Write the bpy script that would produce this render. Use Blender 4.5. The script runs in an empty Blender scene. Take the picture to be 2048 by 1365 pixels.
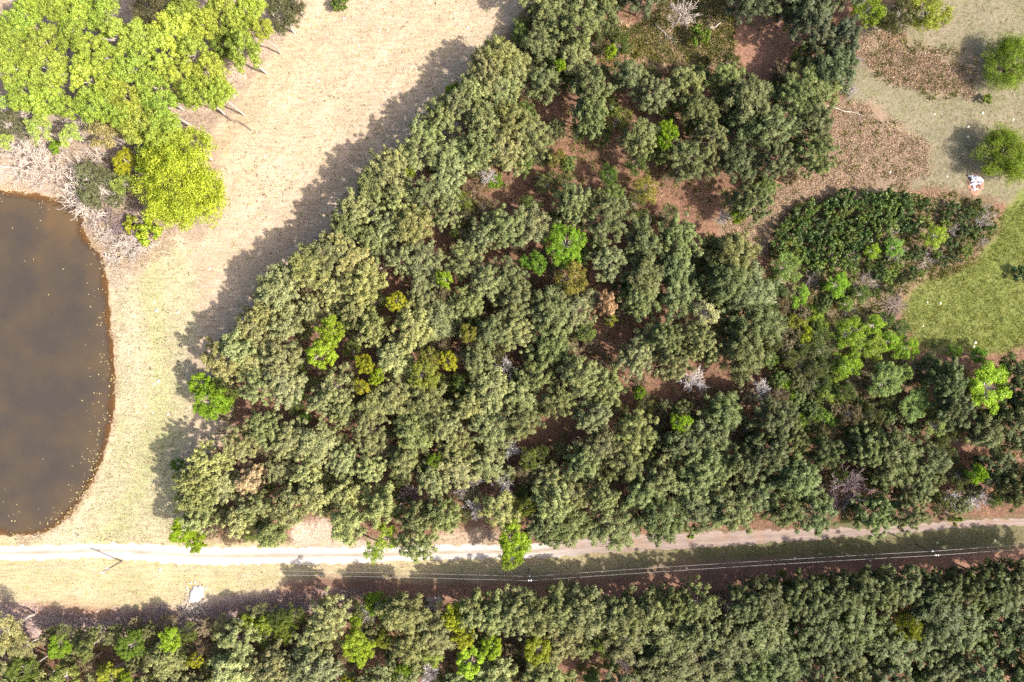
import bpy, math, random
import numpy as np
from mathutils import Vector, Matrix

# ------------------------------------------------------------------ camera, sky, sun, exposure
scene = bpy.context.scene
H = 140.0                      # drone height above ground, metres
G = 210.0 / 2048.0             # metres per photo pixel at ground level (24 mm lens, 36 mm sensor)
cam_d = bpy.data.cameras.new("camera")
cam_d.sensor_width = 36.0
cam_d.lens = 24.0
cam_d.clip_start = 0.5
cam_d.clip_end = 9000.0
cam = bpy.data.objects.new("camera", cam_d)
cam.location = (0, 0, H)
cam.rotation_euler = (0, 0, 0)
scene.collection.objects.link(cam)
scene.camera = cam

SUN_EL = math.radians(45.0)
SUN_DIR = Vector((0.92, -0.39, 0)).normalized()      # horizontal direction towards the sun
world = bpy.data.worlds.new("World")
scene.world = world
world.use_nodes = True
wn = world.node_tree
wn.nodes.clear()
wo = wn.nodes.new("ShaderNodeOutputWorld")
wb = wn.nodes.new("ShaderNodeBackground")
ws = wn.nodes.new("ShaderNodeTexSky")
ws.sky_type = 'NISHITA'
ws.sun_disc = False
ws.sun_elevation = SUN_EL
ws.sun_rotation = math.atan2(SUN_DIR.x, SUN_DIR.y)
ws.dust_density = 4.5
wb.inputs["Strength"].default_value = 0.15
wn.links.new(ws.outputs["Color"], wb.inputs["Color"])
wn.links.new(wb.outputs["Background"], wo.inputs["Surface"])

sun_d = bpy.data.lights.new("sun", 'SUN')
sun_d.energy = 4.5
sun_d.angle = math.radians(0.9)
sun_d.color = (1.0, 0.945, 0.86)
sun = bpy.data.objects.new("sun", sun_d)
to_sun = Vector((SUN_DIR.x * math.cos(SUN_EL), SUN_DIR.y * math.cos(SUN_EL), math.sin(SUN_EL)))
sun.rotation_euler = to_sun.to_track_quat('Z', 'Y').to_euler()
sun.location = to_sun * 300
scene.collection.objects.link(sun)

scene.view_settings.view_transform = 'Standard'
scene.view_settings.look = 'None'
scene.view_settings.exposure = 1.4
scene.view_settings.gamma = 1.0
scene.view_settings.use_curve_mapping = False
scene.cycles.max_bounces = 6
scene.cycles.diffuse_bounces = 3
scene.cycles.glossy_bounces = 2
scene.cycles.transmission_bounces = 4
scene.cycles.transparent_max_bounces = 8
scene.cycles.use_denoising = False

COL = scene.collection
PI = math.pi

# ------------------------------------------------------------------ helpers
def W(px, py, z=0.0):
    """world point at height z that stands over photo pixel (px, py)"""
    k = 1.0 - z / H
    return ((px - 1024.0) * G * k, (682.5 - py) * G * k, z)

def arr(pts):
    return np.array(pts, dtype=float)

def hash2(ix, iy, seed):
    n = (ix.astype(np.int64) * 374761393 + iy.astype(np.int64) * 668265263 + seed * 974711) & 0x7fffffff
    n = ((n ^ (n >> 13)) * 1274126177) & 0x7fffffff
    n = n ^ (n >> 16)
    return (n & 0xffff) / 65535.0

def vnoise(x, y, seed=0):
    ix = np.floor(x); iy = np.floor(y)
    fx = x - ix; fy = y - iy
    fx = fx * fx * (3 - 2 * fx); fy = fy * fy * (3 - 2 * fy)
    a = hash2(ix, iy, seed); b = hash2(ix + 1, iy, seed)
    c = hash2(ix, iy + 1, seed); d = hash2(ix + 1, iy + 1, seed)
    return (a * (1 - fx) + b * fx) * (1 - fy) + (c * (1 - fx) + d * fx) * fy

def fbm(x, y, seed=0, oct=4):
    s = 0.0; a = 0.5; t = 0.0
    for o in range(oct):
        s = s + a * vnoise(x * 2 ** o + 17.3 * o, y * 2 ** o - 9.1 * o, seed + o)
        t += a; a *= 0.55
    return s / t

def smooth(a, b, x):
    t = np.clip((x - a) / (b - a), 0, 1)
    return t * t * (3 - 2 * t)

def poly_sd(poly, x, y):
    """signed distance to polygon, positive inside"""
    n = len(poly)
    d2 = np.full(x.shape, 1e18)
    inside = np.zeros(x.shape, bool)
    for i in range(n):
        ax, ay = poly[i]; bx, by = poly[(i + 1) % n]
        ex, ey = bx - ax, by - ay
        L = ex * ex + ey * ey + 1e-12
        t = np.clip(((x - ax) * ex + (y - ay) * ey) / L, 0, 1)
        dx = x - ax - t * ex; dy = y - ay - t * ey
        d2 = np.minimum(d2, dx * dx + dy * dy)
        if ay != by:
            c = ((ay > y) != (by > y)) & (x < (bx - ax) * (y - ay) / (by - ay) + ax)
            inside ^= c
    d = np.sqrt(d2)
    return np.where(inside, d, -d)

def chaikin(p, it=2, closed=True):
    p = [tuple(q) for q in p]
    for _ in range(it):
        o = []
        n = len(p)
        for i in range(n if closed else n - 1):
            a = p[i]; b = p[(i + 1) % n]
            o.append((a[0] * .75 + b[0] * .25, a[1] * .75 + b[1] * .25))
            o.append((a[0] * .25 + b[0] * .75, a[1] * .25 + b[1] * .75))
        if not closed:
            o = [p[0]] + o + [p[-1]]
        p = o
    return p

def gpoly(pts, it=1):
    """photo-pixel outline -> ground polygon in metres"""
    return chaikin([W(a, b)[:2] for a, b in pts], it)

def mesh_from(name, V, faces_k, mats, colors=None, smooth_shade=False, normals=None):
    """V: (n,3); faces_k: list of (m,k) index arrays"""
    me = bpy.data.meshes.new(name)
    V = np.asarray(V, dtype=np.float32)
    me.vertices.add(len(V))
    me.vertices.foreach_set("co", V.ravel())
    loops = np.concatenate([f.ravel() for f in faces_k]).astype(np.int32)
    starts = []; s = 0
    for f in faces_k:
        k = f.shape[1]
        starts.append(s + np.arange(len(f), dtype=np.int32) * k)
        s += f.size
    starts = np.concatenate(starts).astype(np.int32)
    me.loops.add(len(loops))
    me.loops.foreach_set("vertex_index", loops)
    me.polygons.add(len(starts))
    me.polygons.foreach_set("loop_start", starts)
    if smooth_shade:
        me.polygons.foreach_set("use_smooth", np.ones(len(starts), dtype=bool))
    me.update(calc_edges=True)
    if colors:
        for nm, c in colors.items():
            at = me.color_attributes.new(nm, 'FLOAT_COLOR', 'POINT')
            at.data.foreach_set("color", np.asarray(c, dtype=np.float32).ravel())
    for m in (mats if isinstance(mats, (list, tuple)) else [mats]):
        me.materials.append(m)
    if normals is not None:
        me.polygons.foreach_set("use_smooth", np.ones(len(starts), dtype=bool))
        me.normals_split_custom_set_from_vertices([tuple(q) for q in normals])
    return me

def obj(name, me, parent=None, loc=(0, 0, 0), rotz=0.0, scale=1.0):
    o = bpy.data.objects.new(name, me)
    COL.objects.link(o)
    o.location = loc
    o.rotation_euler = (0, 0, rotz)
    if not isinstance(scale, (tuple, list)):
        scale = (scale,) * 3
    o.scale = scale
    if parent:
        o.parent = parent
    return o

def tag(o, label=None, cat=None, group=None, kind=None):
    if label: o["label"] = label
    if cat: o["category"] = cat
    if group: o["group"] = group
    if kind: o["kind"] = kind
    return o

def unit(v):
    return v / (np.linalg.norm(v, axis=-1, keepdims=True) + 1e-9)

def soup(rng, C, D, length, width, wide_out=False, quad=False, T=None, blend=.62):
    """little leaf faces: start C, direction D; returns verts (n*k,3), faces"""
    n = len(C)
    r = unit(rng.normal(size=(n, 3)))
    S = unit(np.cross(D, r))
    length = np.broadcast_to(np.asarray(length, float), (n,))[:, None]
    width = np.broadcast_to(np.asarray(width, float), (n,))[:, None]
    if quad:
        V = np.stack([C, C + D * length * .5 + S * width, C + D * length, C + D * length * .5 - S * width], 1)
        k = 4
    else:
        if wide_out:
            V = np.stack([C, C + D * length + S * width, C + D * length - S * width], 1)
        else:
            V = np.stack([C + S * width, C + D * length, C - S * width], 1)
        k = 3
    F = np.arange(n * k).reshape(n, k)
    if T is not None:
        # leaves lie like the shell of their clump: wind each face outwards and blend its normal with the clump's
        Ng = unit(np.cross(V[:, 1] - V[:, 0], V[:, 2] - V[:, 0]))
        flip = (Ng * T).sum(1) < 0
        V[flip] = V[flip][:, ::-1]
        Ng[flip] *= -1
        Nn = unit(T * blend + Ng * (1 - blend))
        return V.reshape(-1, 3), F, np.repeat(Nn, k, 0)
    return V.reshape(-1, 3), F

def tubes(segs, sides=4):
    """segs: list of (p0,p1,r0,r1) -> verts, quads"""
    P0 = arr([s[0] for s in segs]); P1 = arr([s[1] for s in segs])
    R0 = arr([s[2] for s in segs]); R1 = arr([s[3] for s in segs])
    D = unit(P1 - P0)
    ref = np.where(np.abs(D[:, 2:3]) > 0.9, arr([[1, 0, 0]]), arr([[0, 0, 1]]))
    A = unit(np.cross(D, ref)); B = np.cross(D, A)
    n = len(segs)
    ang = np.arange(sides) * 2 * PI / sides
    ring = A[:, None, :] * np.cos(ang)[None, :, None] + B[:, None, :] * np.sin(ang)[None, :, None]
    V = np.concatenate([P0[:, None, :] + ring * R0[:, None, None], P1[:, None, :] + ring * R1[:, None, None]], 1)
    base = np.arange(n)[:, None] * (2 * sides)
    i = np.arange(sides)[None, :]; j = (i + 1) % sides
    F = np.stack([base + i, base + j, base + sides + j, base + sides + i], -1).reshape(-1, 4)
    return V.reshape(-1, 3), F

def path_segs(pts, r0, r1):
    n = len(pts) - 1
    return [(pts[i], pts[i + 1], r0 + (r1 - r0) * i / n, r0 + (r1 - r0) * (i + 1) / n) for i in range(n)]

# ------------------------------------------------------------------ materials
def new_mat(name):
    m = bpy.data.materials.new(name)
    m.use_nodes = True
    nt = m.node_tree
    nt.nodes.clear()
    out = nt.nodes.new("ShaderNodeOutputMaterial")
    return m, nt, out

def N(nt, t, **kw):
    n = nt.nodes.new(t)
    for k, v in kw.items():
        if k in n.inputs.keys() if hasattr(n.inputs, "keys") else False:
            n.inputs[k].default_value = v
        else:
            setattr(n, k, v)
    return n

def mixc(nt, mode, fac, a, b):
    n = nt.nodes.new("ShaderNodeMix")
    n.data_type = 'RGBA'
    n.blend_type = mode
    n.clamp_factor = True
    def put(sock, v):
        if hasattr(v, "is_linked"):
            nt.links.new(v, sock)
        elif isinstance(v, (tuple, list)):
            sock.default_value = (*v[:3], 1.0)
        else:
            sock.default_value = v
    put(n.inputs[0], fac); put(n.inputs[6], a); put(n.inputs[7], b)
    return n.outputs[2]

def ramp(nt, fac, p0, p1, v0=0.0, v1=1.0):
    n = nt.nodes.new("ShaderNodeMapRange")
    n.inputs[1].default_value = p0; n.inputs[2].default_value = p1
    n.inputs[3].default_value = v0; n.inputs[4].default_value = v1
    nt.links.new(fac, n.inputs[0])
    return n.outputs[0]

def noise(nt, vec, scale, detail=4.0, rough=0.6):
    n = nt.nodes.new("ShaderNodeTexNoise")
    n.inputs["Scale"].default_value = scale
    n.inputs["Detail"].default_value = detail
    n.inputs["Roughness"].default_value = rough
    if vec is not None:
        nt.links.new(vec, n.inputs["Vector"])
    return n.outputs[0]

def leaf_material(name, transl=0.35, var=0.35, yellow=(1.18, 1.08, 0.75), rough=0.55, spec=0.25, fixed=None):
    """foliage colour = the object's own colour, varied leaf by leaf and tree by tree"""
    m, nt, out = new_mat(name)
    oi = nt.nodes.new("ShaderNodeObjectInfo")
    ge = nt.nodes.new("ShaderNodeNewGeometry")
    if fixed:
        rgb = nt.nodes.new("ShaderNodeRGB"); rgb.outputs[0].default_value = (*fixed, 1)
        base = rgb.outputs[0]
    else:
        base = oi.outputs["Color"]
    yel = mixc(nt, 'MULTIPLY', 1.0, base, yellow)
    tc = nt.nodes.new("ShaderNodeTexCoord")
    nz = noise(nt, tc.outputs["Object"], 0.55, 2.0)
    c1 = mixc(nt, 'MIX', ramp(nt, nz, 0.35, 0.7), base, yel)
    v = ramp(nt, ge.outputs["Random Per Island"], 0, 1, 1 - var, 1 + var)
    v2 = ramp(nt, oi.outputs["Random"], 0, 1, 0.86, 1.14)
    mul = nt.nodes.new("ShaderNodeMath"); mul.operation = 'MULTIPLY'
    nt.links.new(v, mul.inputs[0]); nt.links.new(v2, mul.inputs[1])
    cmb = nt.nodes.new("ShaderNodeCombineColor")
    for i in range(3): nt.links.new(mul.outputs[0], cmb.inputs[i])
    c2 = mixc(nt, 'MULTIPLY', 1.0, c1, cmb.outputs[0])
    bs = nt.nodes.new("ShaderNodeBsdfPrincipled")
    bs.inputs["Roughness"].default_value = rough
    bs.inputs["Specular IOR Level"].default_value = spec
    nt.links.new(c2, bs.inputs["Base Color"])
    tr = nt.nodes.new("ShaderNodeBsdfTranslucent")
    tcol = mixc(nt, 'MULTIPLY', 1.0, c2, (1.1, 1.15, 0.6))
    nt.links.new(tcol, tr.inputs["Color"])
    mx = nt.nodes.new("ShaderNodeMixShader"); mx.inputs[0].default_value = transl
    nt.links.new(bs.outputs[0], mx.inputs[1]); nt.links.new(tr.outputs[0], mx.inputs[2])
    nt.links.new(mx.outputs[0], out.inputs[0])
    return m

def plain_material(name, col, col2=None, scale=6.0, rough=0.8, bump=0.0, stretch=None, metallic=0.0, island=0.0):
    m, nt, out = new_mat(name)
    tc = nt.nodes.new("ShaderNodeTexCoord")
    vec = tc.outputs["Object"]
    if stretch:
        mp = nt.nodes.new("ShaderNodeMapping"); mp.inputs["Scale"].default_value = stretch
        nt.links.new(vec, mp.inputs[0]); vec = mp.outputs[0]
    nz = noise(nt, vec, scale, 5.0)
    c = mixc(nt, 'MIX', ramp(nt, nz, 0.3, 0.7), col, col2 or tuple(x * .6 for x in col))
    if island:
        ge = nt.nodes.new("ShaderNodeNewGeometry")
        v = ramp(nt, ge.outputs["Random Per Island"], 0, 1, 1 - island, 1 + island)
        cmb = nt.nodes.new("ShaderNodeCombineColor")
        for i in range(3): nt.links.new(v, cmb.inputs[i])
        c = mixc(nt, 'MULTIPLY', 1.0, c, cmb.outputs[0])
    bs = nt.nodes.new("ShaderNodeBsdfPrincipled")
    bs.inputs["Roughness"].default_value = rough
    bs.inputs["Metallic"].default_value = metallic
    bs.inputs["Specular IOR Level"].default_value = 0.3
    nt.links.new(c, bs.inputs["Base Color"])
    if bump:
        b = nt.nodes.new("ShaderNodeBump"); b.inputs["Strength"].default_value = bump; b.inputs["Distance"].default_value = 0.05
        nt.links.new(nz, b.inputs["Height"]); nt.links.new(b.outputs[0], bs.inputs["Normal"])
    nt.links.new(bs.outputs[0], out.inputs[0])
    return m

M_needle = leaf_material("pine_needles", 0.36, 0.30, (1.09, 1.06, 0.82))
M_leaf = leaf_material("spring_leaves", 0.42, 0.30, (1.10, 1.03, 0.85))
M_shrubleaf = leaf_material("shrub_leaves", 0.30, 0.38, (1.3, 1.12, 0.7))
M_holly = leaf_material("holly_leaves", 0.18, 0.40, (1.5, 1.2, 0.6), rough=0.42, spec=0.35)
M_bark = plain_material("bark", (0.11, 0.08, 0.06), (0.2, 0.15, 0.12), 5.0, 0.9, 0.5, (1, 1, .25))
M_palebark = plain_material("pale_bark", (0.42, 0.37, 0.32), (0.25, 0.21, 0.18), 4.0, 0.9, 0.3, (1, 1, .3))
M_twig = plain_material("grey_twigs", (0.30, 0.26, 0.235), (0.19, 0.155, 0.14), 1.5, 0.9, island=0.3)
M_whitetwig = plain_material('white_grey_twigs', (0.46, 0.42, 0.40), (0.30, 0.265, 0.25), 1.5, 0.9, island=0.25)
M_purpletwig = plain_material("purple_grey_twigs", (0.22, 0.165, 0.16), (0.14, 0.10, 0.10), 1.5, 0.9, island=0.3)
M_palestick = plain_material("bleached_sticks", (0.46, 0.39, 0.33), (0.31, 0.25, 0.21), 1.5, 0.9, island=0.3)
M_brush = plain_material("dead_brush", (0.42, 0.29, 0.19), (0.31, 0.225, 0.145), 0.25, 0.9, island=0.3)
M_pinkbrush = plain_material("pinkish_brush", (0.42, 0.32, 0.29), (0.31, 0.225, 0.205), 0.25, 0.9, island=0.4)
M_brushstick = plain_material("tan_sticks", (0.24, 0.185, 0.145), (0.17, 0.125, 0.10), 1.5, 0.9, island=0.3)
M_greenbrush = leaf_material("low_green_plants", 0.3, 0.4, (1.3, 1.1, 0.6), fixed=(0.125, 0.135, 0.042))
M_weed = leaf_material("dark_weeds", 0.3, 0.5, (1.3, 1.1, 0.6), fixed=(0.13, 0.125, 0.05))
M_lawn = leaf_material("lawn_blades", 0.3, 0.45, (1.5, 1.15, 0.7), fixed=(0.118, 0.148, 0.032))
M_straw = plain_material("straw_blades", (0.39, 0.292, 0.208), (0.31, 0.24, 0.155), 0.2, 0.9, island=0.35)
M_float = plain_material("floating_scraps", (0.38, 0.34, 0.15), (0.27, 0.20, 0.08), 0.6, 0.8, island=0.35)
M_pole = plain_material("weathered_pole_wood", (0.17, 0.14, 0.11), (0.10, 0.08, 0.06), 3.0, 0.85, 0.3, (1, 1, .1))
M_porcelain = plain_material("white_porcelain", (0.8, 0.8, 0.8), (0.7, 0.7, 0.72), 3.0, 0.25)
M_wire = plain_material("bright_aluminium_wire", (0.50, 0.48, 0.46), (0.42, 0.40, 0.38), 1.0, 0.45, metallic=0.2)
M_sheet = plain_material("white_sheeting", (0.56, 0.54, 0.57), (0.40, 0.38, 0.40), 1.2, 0.5, 0.2)
M_redsoil = plain_material("red_soil", (0.26, 0.15, 0.10), (0.17, 0.09, 0.06), 1.2, 0.95, 0.5)
M_sand = plain_material("pale_sand", (0.50, 0.48, 0.46), (0.42, 0.39, 0.36), 0.8, 0.95, 0.4)
M_mound = plain_material("pale_mound_soil", (0.55, 0.52, 0.40), (0.42, 0.40, 0.28), 3.0, 0.95, 0.4)

# ------------------------------------------------------------------ the ground
POND = gpoly([(-260, 372), (-60, 366), (0, 378), (60, 386), (110, 397), (150, 406), (168, 432), (160, 458), (178, 484), (203, 515),
              (211, 560), (213, 600), (222, 680), (228, 740), (228, 790), (222, 840), (207, 905), (186, 960),
              (160, 1005), (130, 1043), (92, 1066), (40, 1075), (0, 1071), (-80, 1062), (-260, 1050)], 2)
ROAD = [(-320, 1105, 24), (-120, 1107, 24), (0, 1108, 25), (90, 1106, 25), (180, 1101, 24), (253, 1103, 28), (371, 1111, 32), (506, 1113, 30),
        (714, 1110, 28), (820, 1107, 27), (916, 1105, 25), (1058, 1104, 26), (1125, 1097, 27), (1294, 1084, 28),
        (1428, 1080, 28), (1530, 1073, 22), (1650, 1067, 17), (1738, 1063, 14), (1940, 1047, 12), (2042, 1044, 11), (2380, 1026, 11)]
road_c = [(W(a, b)[0], W(a, b)[1], w * G) for a, b, w in ROAD]
ROAD_LINE = chaikin([(a, b) for a, b, _ in road_c], 2, closed=False)

def line_dist(line, x, y):
    d2 = np.full(x.shape, 1e18)
    for i in range(len(line) - 1):
        ax, ay = line[i]; bx, by = line[i + 1]
        ex, ey = bx - ax, by - ay
        t = np.clip(((x - ax) * ex + (y - ay) * ey) / (ex * ex + ey * ey), 0, 1)
        d2 = np.minimum(d2, (x - ax - t * ex) ** 2 + (y - ay - t * ey) ** 2)
    return np.sqrt(d2)

Z = {}
Z["field"] = gpoly([(395, 470), (430, 290), (445, 215), (520, 130), (600, 40), (625, -140), (1080, -140), (1080, 0), (1000, 80), (980, 150), (900, 260),
                    (800, 400), (720, 480), (600, 560), (500, 660), (440, 760), (430, 830), (470, 860), (380, 950), (370, 1060), (380, 1100), (200, 1090), (150, 1060),
                    (200, 960), (240, 800), (230, 600), (230, 480), (330, 440)])
Z["bank"] = gpoly([(205, 500), (330, 480), (400, 560), (380, 700), (370, 860), (350, 1000), (370, 1090), (-200, 1098), (-200, 1040), (100, 1040), (170, 960), (215, 830), (220, 700), (205, 600)])
Z["pale_brush"] = gpoly([(-260, -140), (30, -140), (40, 20), (90, 160), (130, 240), (220, 280), (320, 300), (360, 440), (340, 480), (300, 525), (250, 560), (215, 570), (205, 540), (170, 420), (100, 400), (-260, 380)])
Z["verge"] = gpoly([(-300, 1090), (200, 1085), (600, 1085), (900, 1085), (1100, 1085), (1500, 1060), (2048, 1035), (2400, 1015), (2400, 1108), (2048, 1120), (1700, 1145), (1400, 1165), (1200, 1180), (1000, 1185),
                     (800, 1180), (640, 1178), (520, 1200), (400, 1215), (230, 1235), (60, 1205), (-300, 1200)])
Z["clear"] = gpoly([(1715, 40), (1900, -30), (1890, -140), (2400, -140), (2400, 420), (2000, 410), (1930, 395), (1850, 385), (1780, 390), (1640, 395), (1560, 440), (1530, 510), (1480, 500), (1440, 460), (1420, 430),
                      (1560, 390), (1640, 300), (1680, 220), (1690, 120)])
Z["brownA"] = gpoly([(1645, 215), (1720, 200), (1790, 250), (1858, 282), (1852, 340), (1800, 378), (1650, 388), (1560, 440), (1520, 510), (1470, 500), (1440, 450), (1550, 400), (1620, 330)])
Z["brownB"] = gpoly([(1705, 70), (1760, 62), (1850, 90), (1930, 100), (1960, 150), (1930, 200), (1880, 200), (1800, 180), (1760, 150), (1730, 120)])
Z["lawn"] = gpoly([(1800, 610), (1830, 565), (1930, 530), (1990, 490), (2005, 420), (2060, 380), (2400, 380), (2400, 690), (2048, 695), (1990, 710), (1900, 690), (1850, 690), (1815, 660)])
Z["thicket"] = gpoly([(1540, 440), (1640, 385), (1860, 385), (2000, 400), (1990, 490), (1900, 545), (1800, 580), (1790, 640), (1830, 700), (1800, 820), (1640, 860), (1560, 800), (1530, 620)])
Z["grove"] = gpoly([(-260, -140), (620, -140), (600, 30), (520, 140), (450, 230), (420, 300), (440, 470), (340, 480), (300, 330), (130, 250), (-260, 240)])
Z["sandgap"] = gpoly([(585, 1030), (640, 1045), (700, 1060), (760, 1095), (700, 1105), (560, 1100)])
Z["sandgap2"] = gpoly([(870, 1060), (990, 1050), (1010, 1095), (860, 1105)])
Z["scrubtop"] = gpoly([(1200, 60), (1290, 50), (1330, -20), (1460, -20), (1470, 80), (1440, 140), (1300, 135)])
Z["redclear"] = gpoly([(1470, 45), (1530, 20), (1600, 50), (1610, 130), (1550, 170), (1470, 130)])

GX0, GX1, GY0, GY1, GS = -140.0, 140.0, -104.0, 104.0, 0.5

def zone_w(name, x, y, edge=1.2, amp=2.4, seed=1):
    sd = poly_sd(Z[name], x, y) + (fbm(x * .16, y * .16, seed) - .5) * amp * 2 + (fbm(x * .7, y * .7, seed + 9) - .5) * amp * .8
    return smooth(-edge, edge, sd)

def ground_z(x, y):
    x = np.asarray(x, float); y = np.asarray(y, float)
    z = (fbm(x * .03, y * .03, 5, 3) - .5) * 0.8 + (fbm(x * .35, y * .35, 6, 2) - .5) * 0.10
    sd = poly_sd(POND, x, y) + (fbm(x * .5, y * .5, 77, 3) - .5) * 0.7
    near = smooth(-5.5, -0.2, sd)
    z = z * (1 - near) + near * (-0.5)
    z = z - np.clip(sd, 0, 6) * 0.36
    fade = smooth(GX1, GX1 - 12, np.abs(x)) * smooth(GY1, GY1 - 12, np.abs(y))
    return z * fade
WATER_Z = -0.52

def gz(x, y):
    return float(ground_z(np.array([x]), np.array([y]))[0])

nx = int(round((GX1 - GX0) / GS)) + 1
ny = int(round((GY1 - GY0) / GS)) + 1
gx, gy = np.meshgrid(np.linspace(GX0, GX1, nx), np.linspace(GY0, GY1, ny))
gx = gx.ravel(); gy = gy.ravel()
gh = ground_z(gx, gy)
road_d = line_dist(ROAD_LINE, gx, gy)
gh_vis = gh + (fbm(gx * 1.1, gy * 1.1, 8, 2) - .5) * 0.10 * smooth(2.0, 5.0, road_d)
wz = {k: zone_w(k, gx, gy, seed=11 + i * 3) for i, k in enumerate(Z)}
sdp = poly_sd(POND, gx, gy)
east = smooth(-10, 45, gx)               # brighter anti-sun view painted into the soil: paler west, darker and greener east
n1 = fbm(gx * .08, gy * .08, 31)[:, None]
n2 = fbm(gx * .35, gy * .35, 32)[:, None]
n3 = fbm(gx * .05, gy * .05, 33, 3)[:, None]

def C3(r, g, b): return np.array([[r, g, b]])
def lay(col, w, c):
    w = w[:, None]
    return col * (1 - w) + c * w

litter = C3(.175, .092, .062) * (1 - n2) * 1.0 + C3(.125, .075, .048) * n2
litter = litter * (0.6 + .4 * n1)
col = litter.copy()
col = lay(col, wz["thicket"], C3(.085, .075, .040) * (1 - n1) + C3(.15, .10, .065) * n1)
field = C3(.325, .238, .175) * (1 - n1) + C3(.300, .236, .155) * n1
field = field * (1 - .4 * smooth(.5, .75, n3)) + C3(.27, .222, .142) * .4 * smooth(.5, .75, n3)
field = field * (0.9 + .2 * n2)
uu = gx * math.cos(math.radians(-38)) + gy * math.sin(math.radians(-38))
vv_ = -gx * math.sin(math.radians(-38)) + gy * math.cos(math.radians(-38))
mow = (fbm(uu * .55, vv_ * .035, 64, 3) - .5) * 2
field = field * (1 + .16 * mow[:, None] * np.array([[.8, 1, 1.25]]))
col = lay(col, wz["field"], field)
bank = C3(.315, .275, .175) * (1 - n2) + C3(.215, .215, .095) * n2
bank = bank * (1 - n3) + C3(.29, .245, .175) * n3
bn = (fbm(gx * .06, gy * .06, 63) - .5) * 3
b1_ = smooth(-6.5, -4.5, sdp + bn) * smooth(-.6, -1.6, sdp + bn)
b2_ = smooth(-13, -10.5, sdp + bn) * smooth(-6.5, -8.5, sdp + bn)
b3_ = np.exp(-((sdp + 3.2) / .35) ** 2) + np.exp(-((sdp + 5.0) / .35) ** 2)
bank = bank * (1 + .10 * b1_ + .10 * b3_)[:, None]
bank = bank * (1 - .45 * b2_[:, None]) + C3(.235, .245, .10) * .45 * b2_[:, None]
col = lay(col, wz["bank"], bank)
pale = C3(.315, .245, .205) * (1 - n2) + C3(.235, .18, .14) * n2
col = lay(col, wz["pale_brush"] * .92, pale)
vw = C3(.325, .252, .165) * (1 - n2) + C3(.245, .215, .11) * n2
ve = C3(.115, .093, .056) * (1 - n2) + C3(.072, .078, .033) * n2
vv = vw * (1 - east[:, None]) + ve * east[:, None]
col = lay(col, wz["verge"], vv)
clr = C3(.150, .128, .084) * (1 - n1) + C3(.175, .135, .096) * n1
clr = clr * (1 - .7 * n2) + C3(.105, .10, .055) * .7 * n2
col = lay(col, wz["clear"], clr)
brn = C3(.20, .13, .095) * (1 - n2) + C3(.15, .115, .075) * n2
col = lay(col, wz["brownA"], brn)
col = lay(col, wz["brownB"] * .8, brn)
col = lay(col, smooth(-1.5, 1.5, poly_sd(gpoly([(-80, 1220), (60, 1208), (230, 1232), (400, 1212), (470, 1195), (640, 1178), (800, 1178), (800, 1215), (640, 1225), (480, 1250), (330, 1275), (200, 1290), (-80, 1270)]), gx, gy) + (n1[:, 0] - .5) * 3) * .8, C3(.33, .235, .20) * (.7 + .6 * n2))
lw = C3(.112, .132, .030) * (1 - n1) + C3(.150, .145, .058) * n1
lw = lw * (1 - .5 * n2) + C3(.105, .122, .026) * .5 * n2
col = lay(col, wz["lawn"], lw)
col = lay(col, wz["grove"] * .85, C3(.25, .19, .145) * (.75 + .5 * n2))
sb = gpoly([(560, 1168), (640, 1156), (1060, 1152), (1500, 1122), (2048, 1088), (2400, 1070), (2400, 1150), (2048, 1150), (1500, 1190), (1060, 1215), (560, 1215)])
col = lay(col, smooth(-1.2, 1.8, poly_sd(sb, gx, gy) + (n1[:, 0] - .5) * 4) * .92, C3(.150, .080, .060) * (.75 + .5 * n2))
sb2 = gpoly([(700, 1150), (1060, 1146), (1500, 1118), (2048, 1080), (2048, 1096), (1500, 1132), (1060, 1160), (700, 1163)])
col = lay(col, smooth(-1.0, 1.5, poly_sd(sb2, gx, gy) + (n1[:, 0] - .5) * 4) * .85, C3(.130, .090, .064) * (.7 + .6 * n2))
col = lay(col, wz["sandgap"] * .9, C3(.31, .235, .18) * (0.85 + .3 * n2))
col = lay(col, wz["sandgap2"] * .8, C3(.27, .20, .145) * (0.85 + .3 * n2))
col = lay(col, wz["scrubtop"] * .8, C3(.20, .14, .08) * (0.7 + .6 * n2))
col = lay(col, wz["redclear"] * .9, C3(.165, .090, .062) * (0.8 + .4 * n2))
# litter fringe along the southern trees, wet rim of the pond, pond bed
fr = smooth(2.5, -1.5, poly_sd(Z["verge"], gx, gy) + (n1[:, 0] - .5) * 6) * smooth(GY0 + 20, GY0 + 55, gy + 60) * (gy < -42)
col = lay(col, fr * .75 * (poly_sd(Z["verge"], gx, gy) > -2), C3(.20, .11, .075))
rimn = (fbm(gx * .45, gy * .45, 61) - .5) * 2.0
col = lay(col, smooth(-0.9, 0.1, sdp + rimn * .6), C3(.25, .18, .115) * (.8 + .4 * n2))
col = lay(col, smooth(0.0, 1.6, sdp), C3(.24, .145, .06) * (.7 + .6 * n1))
colA = np.concatenate([col, np.ones((len(col), 1))], 1)
# texture masks: R grass field, G lawn / grass, B litter, A brown brush
wf = np.clip(wz["field"] + wz["bank"] + wz["verge"] * (1 - .5 * east) + wz["pale_brush"], 0, 1)
wl = np.clip(wz["lawn"] + wz["clear"] * .6 + wz["verge"] * east * .5, 0, 1)
wb_ = np.clip(wz["brownA"] + wz["brownB"], 0, 1)
wt = np.clip(1 - wf - wl - wb_, 0, 1)
mask = np.stack([wf, wl, wt, np.ones_like(wf)], 1)

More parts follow.
